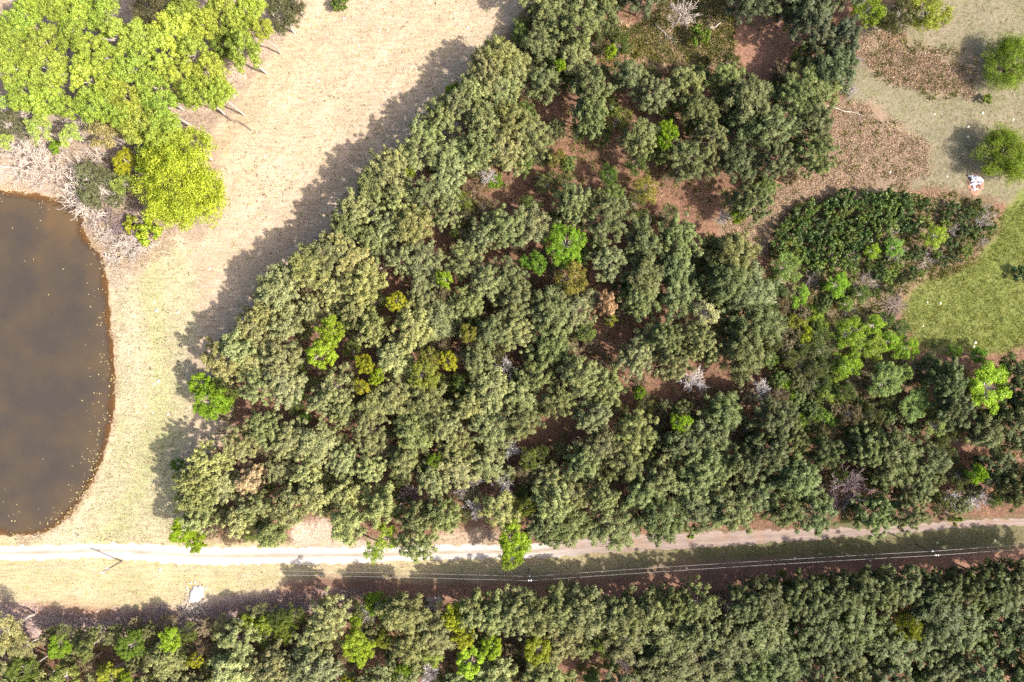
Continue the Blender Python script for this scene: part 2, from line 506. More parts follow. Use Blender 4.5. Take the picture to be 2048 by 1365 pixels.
def ground_material():
    m, nt, out = new_mat("ground_soil_and_grass")
    tc = nt.nodes.new("ShaderNodeTexCoord"); P = tc.outputs["Object"]
    at = nt.nodes.new("ShaderNodeVertexColor"); at.layer_name = "soil"
    mk = nt.nodes.new("ShaderNodeVertexColor"); mk.layer_name = "mask"
    sep = nt.nodes.new("ShaderNodeSeparateColor"); nt.links.new(mk.outputs[0], sep.inputs[0])
    fine = noise(nt, P, 3.2, 6.0, 0.72)
    mid = noise(nt, P, 0.9, 4.0, 0.6)
    big = noise(nt, P, 0.12, 3.0, 0.6)
    mp = nt.nodes.new("ShaderNodeMapping")
    mp.inputs["Rotation"].default_value = (0, 0, math.radians(-52))
    mp.inputs["Scale"].default_value = (0.28, 2.6, 1)
    nt.links.new(P, mp.inputs[0])
    streak = noise(nt, mp.outputs[0], 0.9, 4.0, 0.6)
    c = at.outputs[0]
    def greyf(s):
        cm = nt.nodes.new("ShaderNodeCombineColor")
        for i in range(3): nt.links.new(s, cm.inputs[i])
        return cm.outputs[0]
    # overall grain
    c = mixc(nt, 'MULTIPLY', 1.0, c, greyf(ramp(nt, fine, 0.25, 0.75, 0.70, 1.28)))
    c = mixc(nt, 'MULTIPLY', 1.0, c, greyf(ramp(nt, big, 0.3, 0.7, 0.90, 1.10)))
    # mown streaks in the dry grass
    st = mixc(nt, 'MULTIPLY', 1.0, c, greyf(ramp(nt, streak, 0.3, 0.7, 0.78, 1.15)))
    c = mixc(nt, 'MIX', sep.outputs[0], c, st)
    # olive flecks of living grass
    oliv = mixc(nt, 'MULTIPLY', 1.0, c, (0.66, 0.86, 0.46))
    fl = ramp(nt, mid, 0.54, 0.68, 0.0, 0.55)
    c = mixc(nt, 'MIX', fl, c, oliv)
    # litter: strong light and dark scraps
    sc = noise(nt, P, 1.6, 6.0, 0.8)
    lit = mixc(nt, 'MULTIPLY', 1.0, c, greyf(ramp(nt, sc, 0.3, 0.72, 0.45, 1.7)))
    c = mixc(nt, 'MIX', sep.outputs[2], c, lit)
    bs = nt.nodes.new("ShaderNodeBsdfPrincipled")
    bs.inputs["Roughness"].default_value = 0.95
    bs.inputs["Specular IOR Level"].default_value = 0.08
    nt.links.new(c, bs.inputs["Base Color"])
    b1 = nt.nodes.new("ShaderNodeBump"); b1.inputs["Strength"].default_value = 0.55; b1.inputs["Distance"].default_value = 0.12
    nt.links.new(fine, b1.inputs["Height"])
    b2 = nt.nodes.new("ShaderNodeBump"); b2.inputs["Strength"].default_value = 0.5; b2.inputs["Distance"].default_value = 0.15
    nt.links.new(mid, b2.inputs["Height"]); nt.links.new(b1.outputs[0], b2.inputs["Normal"])
    nt.links.new(b2.outputs[0], bs.inputs["Normal"])
    nt.links.new(bs.outputs[0], out.inputs[0])
    return m
M_ground = ground_material()

GV = np.stack([gx, gy, gh_vis], 1)
ii = np.arange((nx - 1) * (ny - 1))
r = ii // (nx - 1); c_ = ii % (nx - 1)
a = r * nx + c_
GF = np.stack([a, a + 1, a + nx + 1, a + nx], 1)
fc = GF[:, 0]
owner = np.zeros(len(GF), int)                # forest_floor
names = ["forest_floor", "dry_field", "pond_bank", "roadside_verge", "clearing", "lawn", "pond_bed"]
owner[wz["field"][fc] > .5] = 1
owner[(wz["bank"][fc] > .5) | (wz["pale_brush"][fc] > .5)] = 2
owner[wz["verge"][fc] > .5] = 3
owner[(wz["clear"][fc] > .5)] = 4
owner[wz["lawn"][fc] > .5] = 5
owner[sdp[fc] > 0.6] = 6
for i, nm in enumerate(names):
    F = GF[owner == i]
    if not len(F): continue
    u, inv = np.unique(F, return_inverse=True)
    me = mesh_from(nm, GV[u], [inv.reshape(-1, 4)], M_ground, {"soil": colA[u], "mask": mask[u]}, True)
    tag(obj(nm, me), kind="structure")
# far ground to the horizon
R_ = 4000.0
fv = [(GX0, GY0), (GX1, GY0), (GX1, GY1), (GX0, GY1), (-R_, -R_), (R_, -R_), (R_, R_), (-R_, R_)]
ff = np.array([(4, 5, 1, 0), (5, 6, 2, 1), (6, 7, 3, 2), (7, 4, 0, 3)])
cc = np.tile(np.array([[.10, .095, .045, 1]]), (8, 1)); mm = np.tile(np.array([[0, .5, .5, 1]]), (8, 1))
tag(obj("ground", mesh_from("ground", [(x, y, 0) for x, y in fv], [ff], M_ground, {"soil": cc, "mask": mm})), kind="structure")

# ------------------------------------------------------------------ dirt road
def road_material():
    m, nt, out = new_mat("sandy_track")
    tc = nt.nodes.new("ShaderNodeTexCoord"); P = tc.outputs["Object"]
    at = nt.nodes.new("ShaderNodeVertexColor"); at.layer_name = "soil"
    mp = nt.nodes.new("ShaderNodeMapping"); mp.inputs["Scale"].default_value = (.25, 1.6, 1)
    nt.links.new(P, mp.inputs[0])
    s1 = noise(nt, mp.outputs[0], 1.6, 5.0, .65)
    s2 = noise(nt, P, 4.0, 5.0, .7)
    def greyf(s):
        cm = nt.nodes.new("ShaderNodeCombineColor")
        for i in range(3): nt.links.new(s, cm.inputs[i])
        return cm.outputs[0]
    c = mixc(nt, 'MULTIPLY', 1.0, at.outputs[0], greyf(ramp(nt, s1, .3, .7, .82, 1.14)))
    c = mixc(nt, 'MULTIPLY', 1.0, c, greyf(ramp(nt, s2, .3, .7, .88, 1.1)))
    bs = nt.nodes.new("ShaderNodeBsdfPrincipled")
    bs.inputs["Roughness"].default_value = .95; bs.inputs["Specular IOR Level"].default_value = .08
    nt.links.new(c, bs.inputs["Base Color"])
    b = nt.nodes.new("ShaderNodeBump"); b.inputs["Strength"].default_value = .4; b.inputs["Distance"].default_value = .06
    nt.links.new(s2, b.inputs["Height"]); nt.links.new(b.outputs[0], bs.inputs["Normal"])
    nt.links.new(bs.outputs[0], out.inputs[0])
    return m
xs = np.arange(-138, 138, 0.35)
cxs = np.array([p[0] for p in road_c]); cys = np.array([p[1] for p in road_c]); cws = np.array([p[2] for p in road_c])
def hermite(xq, xp, yp):
    y = np.interp(xq, xp, yp)
    k = np.ones(25) / 25
    yp_ = np.pad(y, 12, mode='edge')
    return np.convolve(yp_, k, mode='valid')
ry = hermite(xs, cxs, cys) + (fbm(xs * .15, xs * 0, 3) - .5) * .25
rw = hermite(xs, cxs, cws) * 1.06
us = np.array([-.62, -.5, -.42, -.34, -.26, -.18, -.08, 0, .08, .18, .26, .34, .42, .5, .62])
nu = len(us)
X = np.repeat(xs[:, None], nu, 1)
e1 = (fbm(xs * 1.1, xs * 0 + 3, 41) - .5) * .9; e2 = (fbm(xs * 1.1, xs * 0 + 8, 42) - .5) * .9
jit = np.where(us[None, :] < 0, e1[:, None], e2[:, None]) * (np.abs(us)[None, :] ** 2) * 4.5
Y = ry[:, None] + us[None, :] * rw[:, None] + jit
rutw = np.exp(-((np.abs(us) - .29) / .10) ** 2)
hz_ = ground_z(X.ravel(), Y.ravel()).reshape(X.shape) + .06 - .03 * rutw[None, :]
hz_[:, 0] -= .16; hz_[:, -1] -= .16
t_e = smooth(-2, 22, X)  # track paler westward: anti-sun brightening put into its sand colour
west_c = np.array([.37, .332, .305]); east_c = np.array([.205, .158, .135])
rc = west_c * (1 - t_e[..., None]) + east_c * t_e[..., None]
midc = np.array([.225, .180, .130]) * (1 - t_e[..., None]) + np.array([.17, .125, .105]) * t_e[..., None]
mw = np.exp(-(us / .14) ** 2)[None, :] * (0.45 + .75 * fbm(X * .25, Y * .6, 55)) + smooth(.42, .6, np.abs(us))[None, :] * .5
mw = np.clip(mw, 0, 1)
rc = rc * (1 - mw[..., None]) + midc * mw[..., None]
lw_ = smooth(.52, .72, fbm(X * .3, Y * .5, 57)) * t_e * .6
rc = rc * (1 - lw_[..., None]) + np.array([.20, .13, .09]) * lw_[..., None]
rv = np.stack([X, Y, hz_], -1).reshape(-1, 3)
q = (np.arange(len(xs) - 1)[:, None] * nu + np.arange(nu - 1)[None, :]).ravel()
rf = np.stack([q, q + nu, q + nu + 1, q + 1], 1)
tag(obj("dirt_road", mesh_from("dirt_road", rv, [rf], road_material(), {"soil": np.concatenate([rc.reshape(-1, 3), np.ones((len(rv), 1))], 1)}, True)), kind="structure")

# ------------------------------------------------------------------ pond water
def water_material():
    m, nt, out = new_mat("murky_pond_water")
    tc = nt.nodes.new("ShaderNodeTexCoord"); P = tc.outputs["Object"]
    at = nt.nodes.new("ShaderNodeVertexColor"); at.layer_name = "murk"
    sep = nt.nodes.new("ShaderNodeSeparateColor"); nt.links.new(at.outputs[0], sep.inputs[0])
    big = noise(nt, P, .13, 5.0, .6)
    c = mixc(nt, 'MIX', ramp(nt, big, .4, .65), (.039, .032, .026), (.053, .039, .026))
    amber = mixc(nt, 'MIX', sep.outputs[1], c, (.088, .055, .027))
    df = nt.nodes.new("ShaderNodeBsdfDiffuse"); nt.links.new(amber, df.inputs[0])
    tr = nt.nodes.new("ShaderNodeBsdfTransparent"); tr.inputs[0].default_value = (.80, .66, .45, 1)
    mx = nt.nodes.new("ShaderNodeMixShader")
    nt.links.new(sep.outputs[0], mx.inputs[0]); nt.links.new(tr.outputs[0], mx.inputs[1]); nt.links.new(df.outputs[0], mx.inputs[2])
    gl = nt.nodes.new("ShaderNodeBsdfGlossy"); gl.inputs["Roughness"].default_value = .06
    b = nt.nodes.new("ShaderNodeBump"); b.inputs["Strength"].default_value = .12; b.inputs["Distance"].default_value = .03
    rip = noise(nt, P, 2.5, 3.0, .5); nt.links.new(rip, b.inputs["Height"]); nt.links.new(b.outputs[0], gl.inputs["Normal"])
    fr_ = nt.nodes.new("ShaderNodeFresnel"); fr_.inputs[0].default_value = 1.33
    m2 = nt.nodes.new("ShaderNodeMixShader")
    nt.links.new(fr_.outputs[0], m2.inputs[0]); nt.links.new(mx.outputs[0], m2.inputs[1]); nt.links.new(gl.outputs[0], m2.inputs[2])
    nt.links.new(m2.outputs[0], out.inputs[0])
    return m
wx, wy = np.meshgrid(np.arange(-133, -78, .5), np.arange(-44, 36, .5))
wnx = wx.shape[1]; wny = wx.shape[0]
wx = wx.ravel(); wy = wy.ravel()
wsd = poly_sd(POND, wx, wy)
dpt = WATER_Z - ground_z(wx, wy)
alpha = smooth(.02, .55, dpt + (fbm(wx * .5, wy * .5, 91) - .5) * .5) * .86 + .12
topness = smooth(12, 30, wy + (fbm(wx * .12, wy * .12, 92) - .5) * 16)
amb = np.clip(topness * (.1 + .9 * smooth(.42, .62, fbm(wx * .15, wy * .15, 93))) * .6 + smooth(7.5, .3, wsd + (fbm(wx * .25, wy * .25, 95) - .5) * 11) * .38, 0, 1)
k = np.arange((wnx - 1) * (wny - 1)); a = (k // (wnx - 1)) * wnx + k % (wnx - 1)
WF = np.stack([a, a + 1, a + wnx + 1, a + wnx], 1)
WF = WF[(wsd[WF] > -2.5).any(1)]
u, inv = np.unique(WF, return_inverse=True)
wc = np.stack([alpha, amb, amb * 0, np.ones_like(amb)], 1)
tag(obj("water", mesh_from("water", np.stack([wx, wy, np.full_like(wx, WATER_Z)], 1)[u], [inv.reshape(-1, 4)], water_material(), {"murk": wc[u]}, True)), kind="structure")

# ------------------------------------------------------------------ tree prototypes (meshes shared by all copies)
def pine_proto(seed, h, R):
    rng = np.random.default_rng(seed)
    zb = h * rng.uniform(.40, .52)
    segs = []
    top = arr([rng.normal() * .25, rng.normal() * .25, h - .5])
    segs += path_segs([arr([0, 0, -.3]), arr([rng.normal() * .08, rng.normal() * .08, h * .35]), top * .7 + arr([0, 0, 0]), top], .17, .04)
    puffs = []
    pfs = rng.uniform(.82, 1.28)
    nl = int(rng.integers(22, 36))
    az0 = rng.uniform(0, 6.28)
    for i in range(nl):
        t = (i + rng.uniform(.1, .9)) / nl
        z = zb + (h - .7 - zb) * t ** .85
        L = R * ((1 - t) ** .55 * .92 + .10) * rng.uniform(.72, 1.12)
        if t < .12: L *= .75
        az = az0 + i * 2.399 + rng.normal() * .25
        d = arr([math.cos(az), math.sin(az), 0])
        lift = .15 + .55 * t + rng.normal() * .08
        p0 = arr([0, 0, z]) + top * (z / h) * arr([1, 1, 0])
        p1 = p0 + d * L + arr([0, 0, L * lift])
        segs.append((p0, p1, .05, .02))
        side = arr([-d[1], d[0], 0])
        nk = max(2, int(L / (.56 * pfs)) + 1)
        for k in range(nk):
            s = .38 + .62 * (k + 1) / nk
            off = side * rng.normal() * .27 * L * (s ** .7) + unit(rng.normal(size=3)) * .12
            puffs.append((p0 + (p1 - p0) * s + off + arr([0, 0, rng.uniform(-.05, .35)]), rng.uniform(.34, .60) * pfs))
    for k in range(4):
        puffs.append((top + arr([rng.normal() * .28, rng.normal() * .28, rng.uniform(0, .5)]), rng.uniform(.32, .48)))
    P = arr([p[0] for p in puffs]); Rr = arr([p[1] for p in puffs])
    nb = 54
    Cc = np.repeat(P, nb, 0); rr = np.repeat(Rr, nb)
    D = rng.normal(size=(len(Cc), 3)); D[:, 2] += .45; D = unit(D)
    n = len(Cc); half = rng.random(n) < .55
    T = unit(D + arr([0, 0, .25]))
    v1, f1, n1_ = soup(rng, (Cc + D * rr[:, None] * .12)[half], D[half], (rr * rng.uniform(.75, 1.05, n))[half], rng.uniform(.06, .12, n)[half], wide_out=True, T=T[half])
    v2, f2, n2_ = soup(rng, (Cc + D * rr[:, None] * .20)[~half], D[~half], (rr * rng.uniform(.75, 1.15, n))[~half], rng.uniform(.06, .10, n)[~half], T=T[~half])
    crown = mesh_from("crown", np.concatenate([v1, v2]), [np.concatenate([f1, f2 + len(v1)])], M_needle, normals=np.concatenate([n1_, n2_]))
    tv, tf = tubes(segs, 6)
    trunk = mesh_from("trunk", tv, [tf], M_bark, smooth_shade=True)
    return dict(trunk=trunk, crown=crown, h=h, R=R)

def leafy_proto(seed, h, R, leaf=.30, n=5200, clumps=20, depth=.8, mat=None, bark=None, dens=1.0, fine=False, lean_trunk=True):
    """broadleaf crown of leaf clumps on forking limbs"""
    rng = np.random.default_rng(seed)
    hc = h - R * depth * .55                      # crown centre height
    segs = []
    pts = [arr([0, 0, -.3])]
    for k in range(1, 4):
        pts.append(arr([rng.normal() * .12, rng.normal() * .12, (hc - R * depth * .3) * k / 3]))
    segs += path_segs(pts, .05 * R + .06, .035 * R + .03)
    fork = pts[-1]
    cl = []
    for k in range(clumps):
        u = rng.uniform(-.25, 1.0); az = k * 2.399 + rng.normal() * .3
        rad = math.sqrt(max(0, 1 - u * u)) * rng.uniform(.55, .98) if u > -.1 else rng.uniform(.6, .95)
        cpos = arr([math.cos(az) * rad * R * .74, math.sin(az) * rad * R * .74, hc + u * R * depth * .62 * rng.uniform(.8, 1.05)])
        cr = R * rng.uniform(.19, .33)
        cl.append((cpos, cr))
        midp = fork * .45 + cpos * .55 + arr([0, 0, -.12 * R])
        segs.append((fork, midp, .03 * R + .02, .02 * R + .01))
        segs.append((midp, cpos, .02 * R + .01, .012))
        for q_ in range(2):
            dd = unit(rng.normal(size=3) + arr([0, 0, .4]))
            segs.append((cpos - dd * .1, cpos + dd * cr * .85, .015 + .004 * R, .008))
    # sub-clumps on each clump, leaves on each sub-clump
    SC = []; SR = []
    for cpos, cr in cl:
        ns = 9
        dd = rng.normal(size=(ns, 3)); dd[:, 2] += .35; dd = unit(dd)
        SC.append(cpos + dd * cr * rng.uniform(.45, .95, (ns, 1)))
        SR.append(np.full(ns, cr) * rng.uniform(.26, .5, ns))
    SC = np.concatenate(SC); SR = np.concatenate(SR)
    w = SR ** 2; idx = rng.choice(len(SC), size=int(n * dens), p=w / w.sum())
    m_ = len(idx)
    dd = rng.normal(size=(m_, 3)); dd[:, 2] += .25; dd = unit(dd)
    Pp = SC[idx] + dd * SR[idx][:, None] * rng.uniform(.55, 1.15, (m_, 1))
    D = unit(rng.normal(size=(m_, 3)) + dd * .3)
    ls = leaf * rng.uniform(.6, 1.35, m_)
    v, f, nn = soup(rng, Pp - D * ls[:, None] * .5, D, ls, ls * (.13 if fine else .34), quad=True, T=dd, blend=.5)
    crown = mesh_from("crown", v, [f], mat or M_leaf, normals=nn)
    tv, tf = tubes(segs, 5)
    trunk = mesh_from("trunk", tv, [tf], bark or M_palebark, smooth_shade=True)
    return dict(trunk=trunk, crown=crown, h=h, R=R)

def shrub_proto(seed, h, R, leaf=.22, n=2200, mat=None, lumps=11, fine=False):
    rng = np.random.default_rng(seed)
    segs = []; SC = []; SR = []
    for k in range(lumps):
        az = k * 2.399 + rng.normal() * .4
        rad = R * math.sqrt((k + .3) / lumps) * rng.uniform(.6, .95)
        zz = h * (1 - .55 * (rad / R) ** 2) * rng.uniform(.6, 1.0)
        c = arr([math.cos(az) * rad, math.sin(az) * rad, zz])
        segs.append((arr([math.cos(az) * .1, math.sin(az) * .1, -.15]), c, .035, .012))
        ns = 6; cr = R * rng.uniform(.22, .36)
        dd = rng.normal(size=(ns, 3)); dd[:, 2] += .5; dd = unit(dd)
        SC.append(c + dd * cr * rng.uniform(.3, .9, (ns, 1))); SR.append(np.full(ns, cr) * rng.uniform(.32, .55, ns))
    SC = np.concatenate(SC); SR = np.concatenate(SR)
    w = SR ** 2; idx = rng.choice(len(SC), size=n, p=w / w.sum())
    dd = rng.normal(size=(n, 3)); dd[:, 2] += .3; dd = unit(dd)
    Pp = SC[idx] + dd * SR[idx][:, None] * rng.uniform(.5, 1.15, (n, 1))
    Pp[:, 2] = np.maximum(Pp[:, 2], .05)
    D = unit(rng.normal(size=(n, 3)) + dd * .4)
    ls = leaf * rng.uniform(.6, 1.35, n)
    v, f, nn = soup(rng, Pp - D * ls[:, None] * .5, D, ls, ls * (.12 if fine else .34), quad=True, T=dd, blend=.5)
    tv, tf = tubes(segs, 4)
    return dict(trunk=mesh_from("stem", tv, [tf], M_bark, smooth_shade=True), crown=mesh_from("foliage", v, [f], mat or M_shrubleaf, normals=nn), h=h, R=R, shrub=True)

def bare_proto(seed, h, R, mat=None, lvl=4, r0=.14, thick=1.0, spread=1.0, lean=(0, 0)):
    rng = np.random.default_rng(seed)
    thickseg = []; thin = []
    def grow(p, d, L, r, lv):
        n = 3
        pts = [p]
        dd = d.copy()
        for k in range(n):
            dd = unit(dd + rng.normal(size=3) * .16 + arr([0, 0, .06]))
            pts.append(pts[-1] + dd * L / n)
        segs = path_segs(pts, r, r * .6)
        (thickseg if lv >= lvl - 1 else thin).extend(segs)
        if lv == 0: return
        for c in range(4 if lv > 1 else 3):
            s = rng.uniform(.35, 1.0)
            b = pts[min(n, int(s * n) + 0)] if s < 1 else pts[-1]
            nd = unit(dd * .8 + unit(rng.normal(size=3)) * .85 * spread + arr([0, 0, .1]))
            grow(b, nd, L * rng.uniform(.5, .75), max(r * .5, .016 * thick), lv - 1)
        nd = unit(dd + rng.normal(size=3) * .25)
        grow(pts[-1], nd, L * .68, max(r * .58, .018 * thick), lv - 1)
    pts = [arr([0, 0, -.3]), arr([lean[0] * .3, lean[1] * .3, h * .22]), arr([lean[0], lean[1], h * .42])]
    thickseg.extend(path_segs(pts, r0, r0 * .75))
    for c in range(6):
        az = c * 1.05 + rng.normal() * .2
        grow(pts[-1] + arr([0, 0, (c % 3 - 1) * .5]), unit(arr([math.cos(az) * .9 * spread, math.sin(az) * .9 * spread, .75])), R * .62, r0 * .5, lvl - 1)
    V = np.concatenate([s for s in [arr([t[1] for t in thin])]])
    ex = np.percentile(np.hypot(V[:, 0], V[:, 1]), 97)
    tv, tf = tubes(thickseg, 5); wv, wf_ = tubes(thin, 3)
    return dict(trunk=mesh_from("trunk", tv, [tf], mat or M_twig, smooth_shade=True), crown=mesh_from("crown", wv, [wf_], mat or M_twig), h=h, R=float(ex))

PINES = [pine_proto(100 + i, h, R) for i, (h, R) in enumerate([(10.4, 3.6), (10.9, 3.7), (10.0, 3.4), (11.2, 3.8), (10.6, 3.5), (9.8, 3.6), (11.0, 3.9), (10.3, 3.3), (10.7, 3.7), (10.1, 3.8), (10.5, 3.6), (10.8, 3.5), (10.2, 3.7), (11.1, 3.6), (9.9, 3.3), (10.6, 3.8)])]
LIMES = [leafy_proto(200 + i, h, R, .20, 15000, cl, dp) for i, (h, R, cl, dp) in enumerate([(11, 4.0, 22, .85), (11.5, 3.8, 19, .9), (10.5, 4.2, 24, .8), (11, 3.6, 17, .95), (11.2, 4.1, 26, .8)])]
SPARSE = [leafy_proto(230 + i, h, R, .24, 3400, cl, .85) for i, (h, R, cl) in enumerate([(11, 3.6, 18), (10.5, 3.8, 20), (11, 3.4, 16)])]
SOFT = [leafy_proto(250 + i, h, R, .34, 6500, 26, .75, fine=True) for i, (h, R) in enumerate([(6, 3.6), (6.5, 3.4), (6, 3.8)])]
BIGS = [leafy_proto(270 + i, h, R, (.19 if i == 0 else .30), (56000 if i == 0 else 30000), cl, .7, mat=M_leaf, bark=M_bark, fine=i > 0) for i, (h, R, cl) in enumerate([(9, 7.4, 42), (6.5, 6.2, 40), (6.5, 6.0, 44)])]
DEADPINE = [pine_proto(290 + i, 10.5, 2.8) for i in range(2)]
SHRUBS = [shrub_proto(300 + i, h, R) for i, (h, R) in enumerate([(2.2, 1.8), (2.6, 1.7), (2.0, 2.0), (2.8, 1.8)])]
SOFTSHRUBS = [shrub_proto(320 + i, h, R, .30, 2600, None, 13, True) for i, (h, R) in enumerate([(2.6, 1.9), (3.0, 2.0), (2.4, 1.8)])]
HOLLY = [shrub_proto(340 + i, h, R, .20, 2600, M_holly, 12) for i, (h, R) in enumerate([(2.6, 1.8), (3.0, 1.9), (2.4, 1.7), (2.8, 2.0)])]
BARES = [bare_proto(400 + i, 9, 3.0, M_whitetwig, thick=2.0) for i in range(3)]
PURPLE = [bare_proto(420 + i, 9, 3.4, M_purpletwig, thick=2.0) for i in range(2)]
GREYSHRUB = [bare_proto(440 + i, 2.2, 1.6, M_twig, lvl=3, r0=.06, thick=1.3, spread=1.2) for i in range(3)]
PALEBARE = [bare_proto(460 + i, 8, 3.0, M_palestick, thick=2.4) for i in range(2)]
LOWPALE = [bare_proto(480 + i, 3.2, 2.4, M_palestick, lvl=3, r0=.10, thick=2.6, spread=1.3) for i in range(3)]
LOWPURPLE = [bare_proto(490 + i, 3.2, 2.2, M_purpletwig, lvl=3, r0=.10, thick=2.4, spread=1.3) for i in range(2)]

# ------------------------------------------------------------------ planting
THINGS = []     # dicts: name, px, py, class phrase, label, landmark
rnd = random.Random(7)
USED = set()

def plant(protos, name, px, py, r, h, tint, cat, group, label=None, phrase=None, cls=None, pick=None, zfrac=.72, tilt=None):
    """a tree or shrub whose crown shows at photo pixel (px,py) with radius r pixels; h its height in metres"""
    pr = protos[pick if pick is not None else rnd.randrange(len(protos))]
    zc = h * zfrac
    x, y, _ = W(px, py, zc)
    Rm = r * G * (1 - zc / H)
    s = Rm / pr["R"] * (1.14 if pr["crown"].materials[0] == M_leaf else 1.0); sz = h / pr["h"]
    root = bpy.data.objects.new(name, None)
    COL.objects.link(root)
    root.empty_display_size = .5
    root.location = (x, y, gz(x, y))
    root.rotation_euler = (0, 0, rnd.uniform(0, 6.283))
    if tilt: root.rotation_euler = tilt
    if name in ('broadleaf_tree', 'bare_tree', 'dead_pine') and 600 < py + px and h > 7: sz *= 1.1
    root.scale = (s * rnd.uniform(.88, 1.14), s * rnd.uniform(.88, 1.14), sz)
    t = obj("stem" if pr.get("shrub") else "trunk", pr["trunk"], root)
    c = obj("foliage" if pr.get("shrub") else "crown", pr["crown"], root)
    j = [rnd.uniform(.95, 1.04) for _ in range(3)]
    c.color = (*[tint[i] * j[i] for i in range(3)], 1)
    tag(root, None, cat, group)
    THINGS.append(dict(o=root, px=px, py=py, r=r, label=label, phrase=phrase, cls=cls or name.replace("_", " ")))
    return root

LIME = (.275, .375, .032); LIMED = (.17, .26, .02); YEL = (.34, .34, .03); YOL = (.235, .235, .045); PALE = (.32, .40, .10)
MIDG = (.105, .165, .022); SOFTG = (.115, .175, .045); OLIV = (.135, .135, .065); DARKG = (.045, .07, .018); TAN = (.30, .19, .11); CREAM = (.42, .40, .25)

def lime(px, py, r, tint=LIME, label=None, phrase=None, h=10.5, protos=None, cls="lime green broadleaf tree", group="spring green broadleaf trees"):
    return plant(protos or LIMES, "broadleaf_tree", px, py, r, h, tint, "tree", group, label, phrase, cls)

G1 = "lime green trees above the pond"
G2 = "lime green trees among the pines"
G3 = "young green trees in the scrub"
G4 = "green trees below the road"
# --- lime wood in the upper left
for px, py, r in [(64, 46, 42), (40, 106, 40), (98, 98, 44), (50, 148, 44), (115, 147, 44), (67, 195, 40), (111, 214, 38), (162, 34, 44), (209, 28, 38),
                  (162, 80, 42), (189, 108, 36), (243, 80, 44), (297, 94, 42), (367, 74, 50), (398, 114, 42), (270, 148, 42), (189, 168, 42),
                  (202, 218, 42), (266, 209, 38), (323, 189, 42), (371, 162, 40), (431, 160, 40), (337, 222, 38), (297, 260, 44), (337, 285, 34),
                  (455, 27, 46), (420, 60, 34), (480, 70, 36), (235, 180, 34), (128, 30, 34), (330, 140, 36), (505, 30, 36), (500, 110, 38), (452, 200, 30), (412, 200, 34), (530, 70, 26), (345, 255, 32), (228, 130, 32), (380, 30, 34), (255, 238, 34), (20, 70, 28), (145, 225, 30), (85, 20, 26)]:
    m_ = rnd.uniform(.88, 1.1); y_ = rnd.uniform(.95, 1.12)
    lime(px, py, r, tuple(m_ * (a * .8 + b * .2) * q for a, b, q in zip((.31, .39, .06), PALE, (y_, 1, 1))), group=G1, h=12.5, cls="lime green grove tree")
for px, py, r in [(91, 263, 34), (152, 276, 26), (18, 290, 22), (30, 210, 22), (300, 300, 26)]:
    lime(px, py, r, PALE, group=G1, h=9, protos=SPARSE, cls="thin pale green tree")
lime(222, 270, 36, (.33, .29, .11), "straw coloured tree on the lower edge of the lime grove", "straw coloured tree below the grove", 9, SPARSE, group=G1)
lime(458, 100, 36, (.17, .22, .04), "olive green tree on the grove's field edge under the bright ones", "olive tree on the grove's field edge", 10, group=G1)
lime(118, 297, 18, LIMED, "small deep green sapling in the pale brush above the pond", None, 4, group=G1)
OL = "grey olive evergreen trees beside the field"
plant(BIGS, "evergreen_tree", 320, 22, 60, 11, (.125, .118, .062), "tree", OL, "broad grey olive tree at the top of the lime grove", "broad grey olive tree", "grey olive tree", pick=0)
plant(SOFT, "evergreen_tree", 568, 36, 38, 9, (.13, .14, .07), "tree", OL, "grey green rounded tree at the top of the tan field", "grey green tree at the field's top", "grey olive tree")
plant(SOFT, "evergreen_tree", 590, 6, 28, 8, (.13, .13, .07), "tree", OL, "smaller grey green tree cut by the frame above the tan field", None, "grey olive tree")
plant(SOFT, "evergreen_tree", 18, 252, 34, 8, (.15, .155, .085), "tree", OL, "grey green bushy tree in the pale brush left of the grove", None, "grey olive tree")
plant(SHRUBS, "shrub", 684, 2, 24, 2.6, (.10, .15, .03), "shrub", "lone shrubs in the open", "lone round green bush at the top edge of the tan field", "lone bush in the tan field")
# --- yellow green giant by the pond
lime(366, 374, 90, (.33, .385, .036), "huge rounded yellow green tree between the pond and the tan field", "huge yellow green pond tree", 11, [BIGS[0]], group=G1)
lime(391, 300, 44, (.34, .38, .05), "yellowish crown joined to the top of the huge pond tree", None, 10, SOFT, group=G1)
lime(424, 384, 34, (.32, .39, .036), "right lobe crown of the huge yellow green pond tree facing the field", None, 8, group=G1)
lime(258, 328, 28, (.33, .34, .02), "small yellow tree between the pond corner and the huge pond tree", None, 7, group=G1)
lime(318, 326, 34, LIMED, "mid green tree wedged above the huge yellow green pond tree", None, 8.5, group=G1)
lime(249, 366, 24, PALE, "small pale green tree touching the huge pond tree's left side", None, 6, SOFT, group=G1)
lime(298, 463, 32, LIME, "low lime bush on the pond shore below the huge pond tree", "lime bush on the pond shore", 4, [SHRUBS[2]], group=G1)
lime(262, 452, 20, (.25, .28, .03), "small yellow lime bush at the pond inlet brush", None, 3.5, [SHRUBS[0]], group=G1)
BR = "leafless trees"
plant(PALEBARE, "bare_tree", 170, 388, 52, 6.5, (1, 1, 1), "tree", BR, "pale leafless tree leaning out over the pond's top corner", "leafless tree over the pond corner", "leafless tree")
plant(SOFT, "willow_tree", 200, 378, 52, 6, (.17, .17, .09), "tree", "grey green trees beside the pond", "grey green willowy tree at the top corner of the pond", None)
plant(PALEBARE, "bare_tree", 276, 318, 22, 8, (1, 1, 1), "tree", BR, "small white leafless tree above the huge yellow green tree", None, "leafless tree")
plant(PALEBARE, "bare_tree", 12, 40, 30, 8, (1, 1, 1), "tree", BR, "pale leafless tree at the grove's upper left corner", None, "leafless tree")
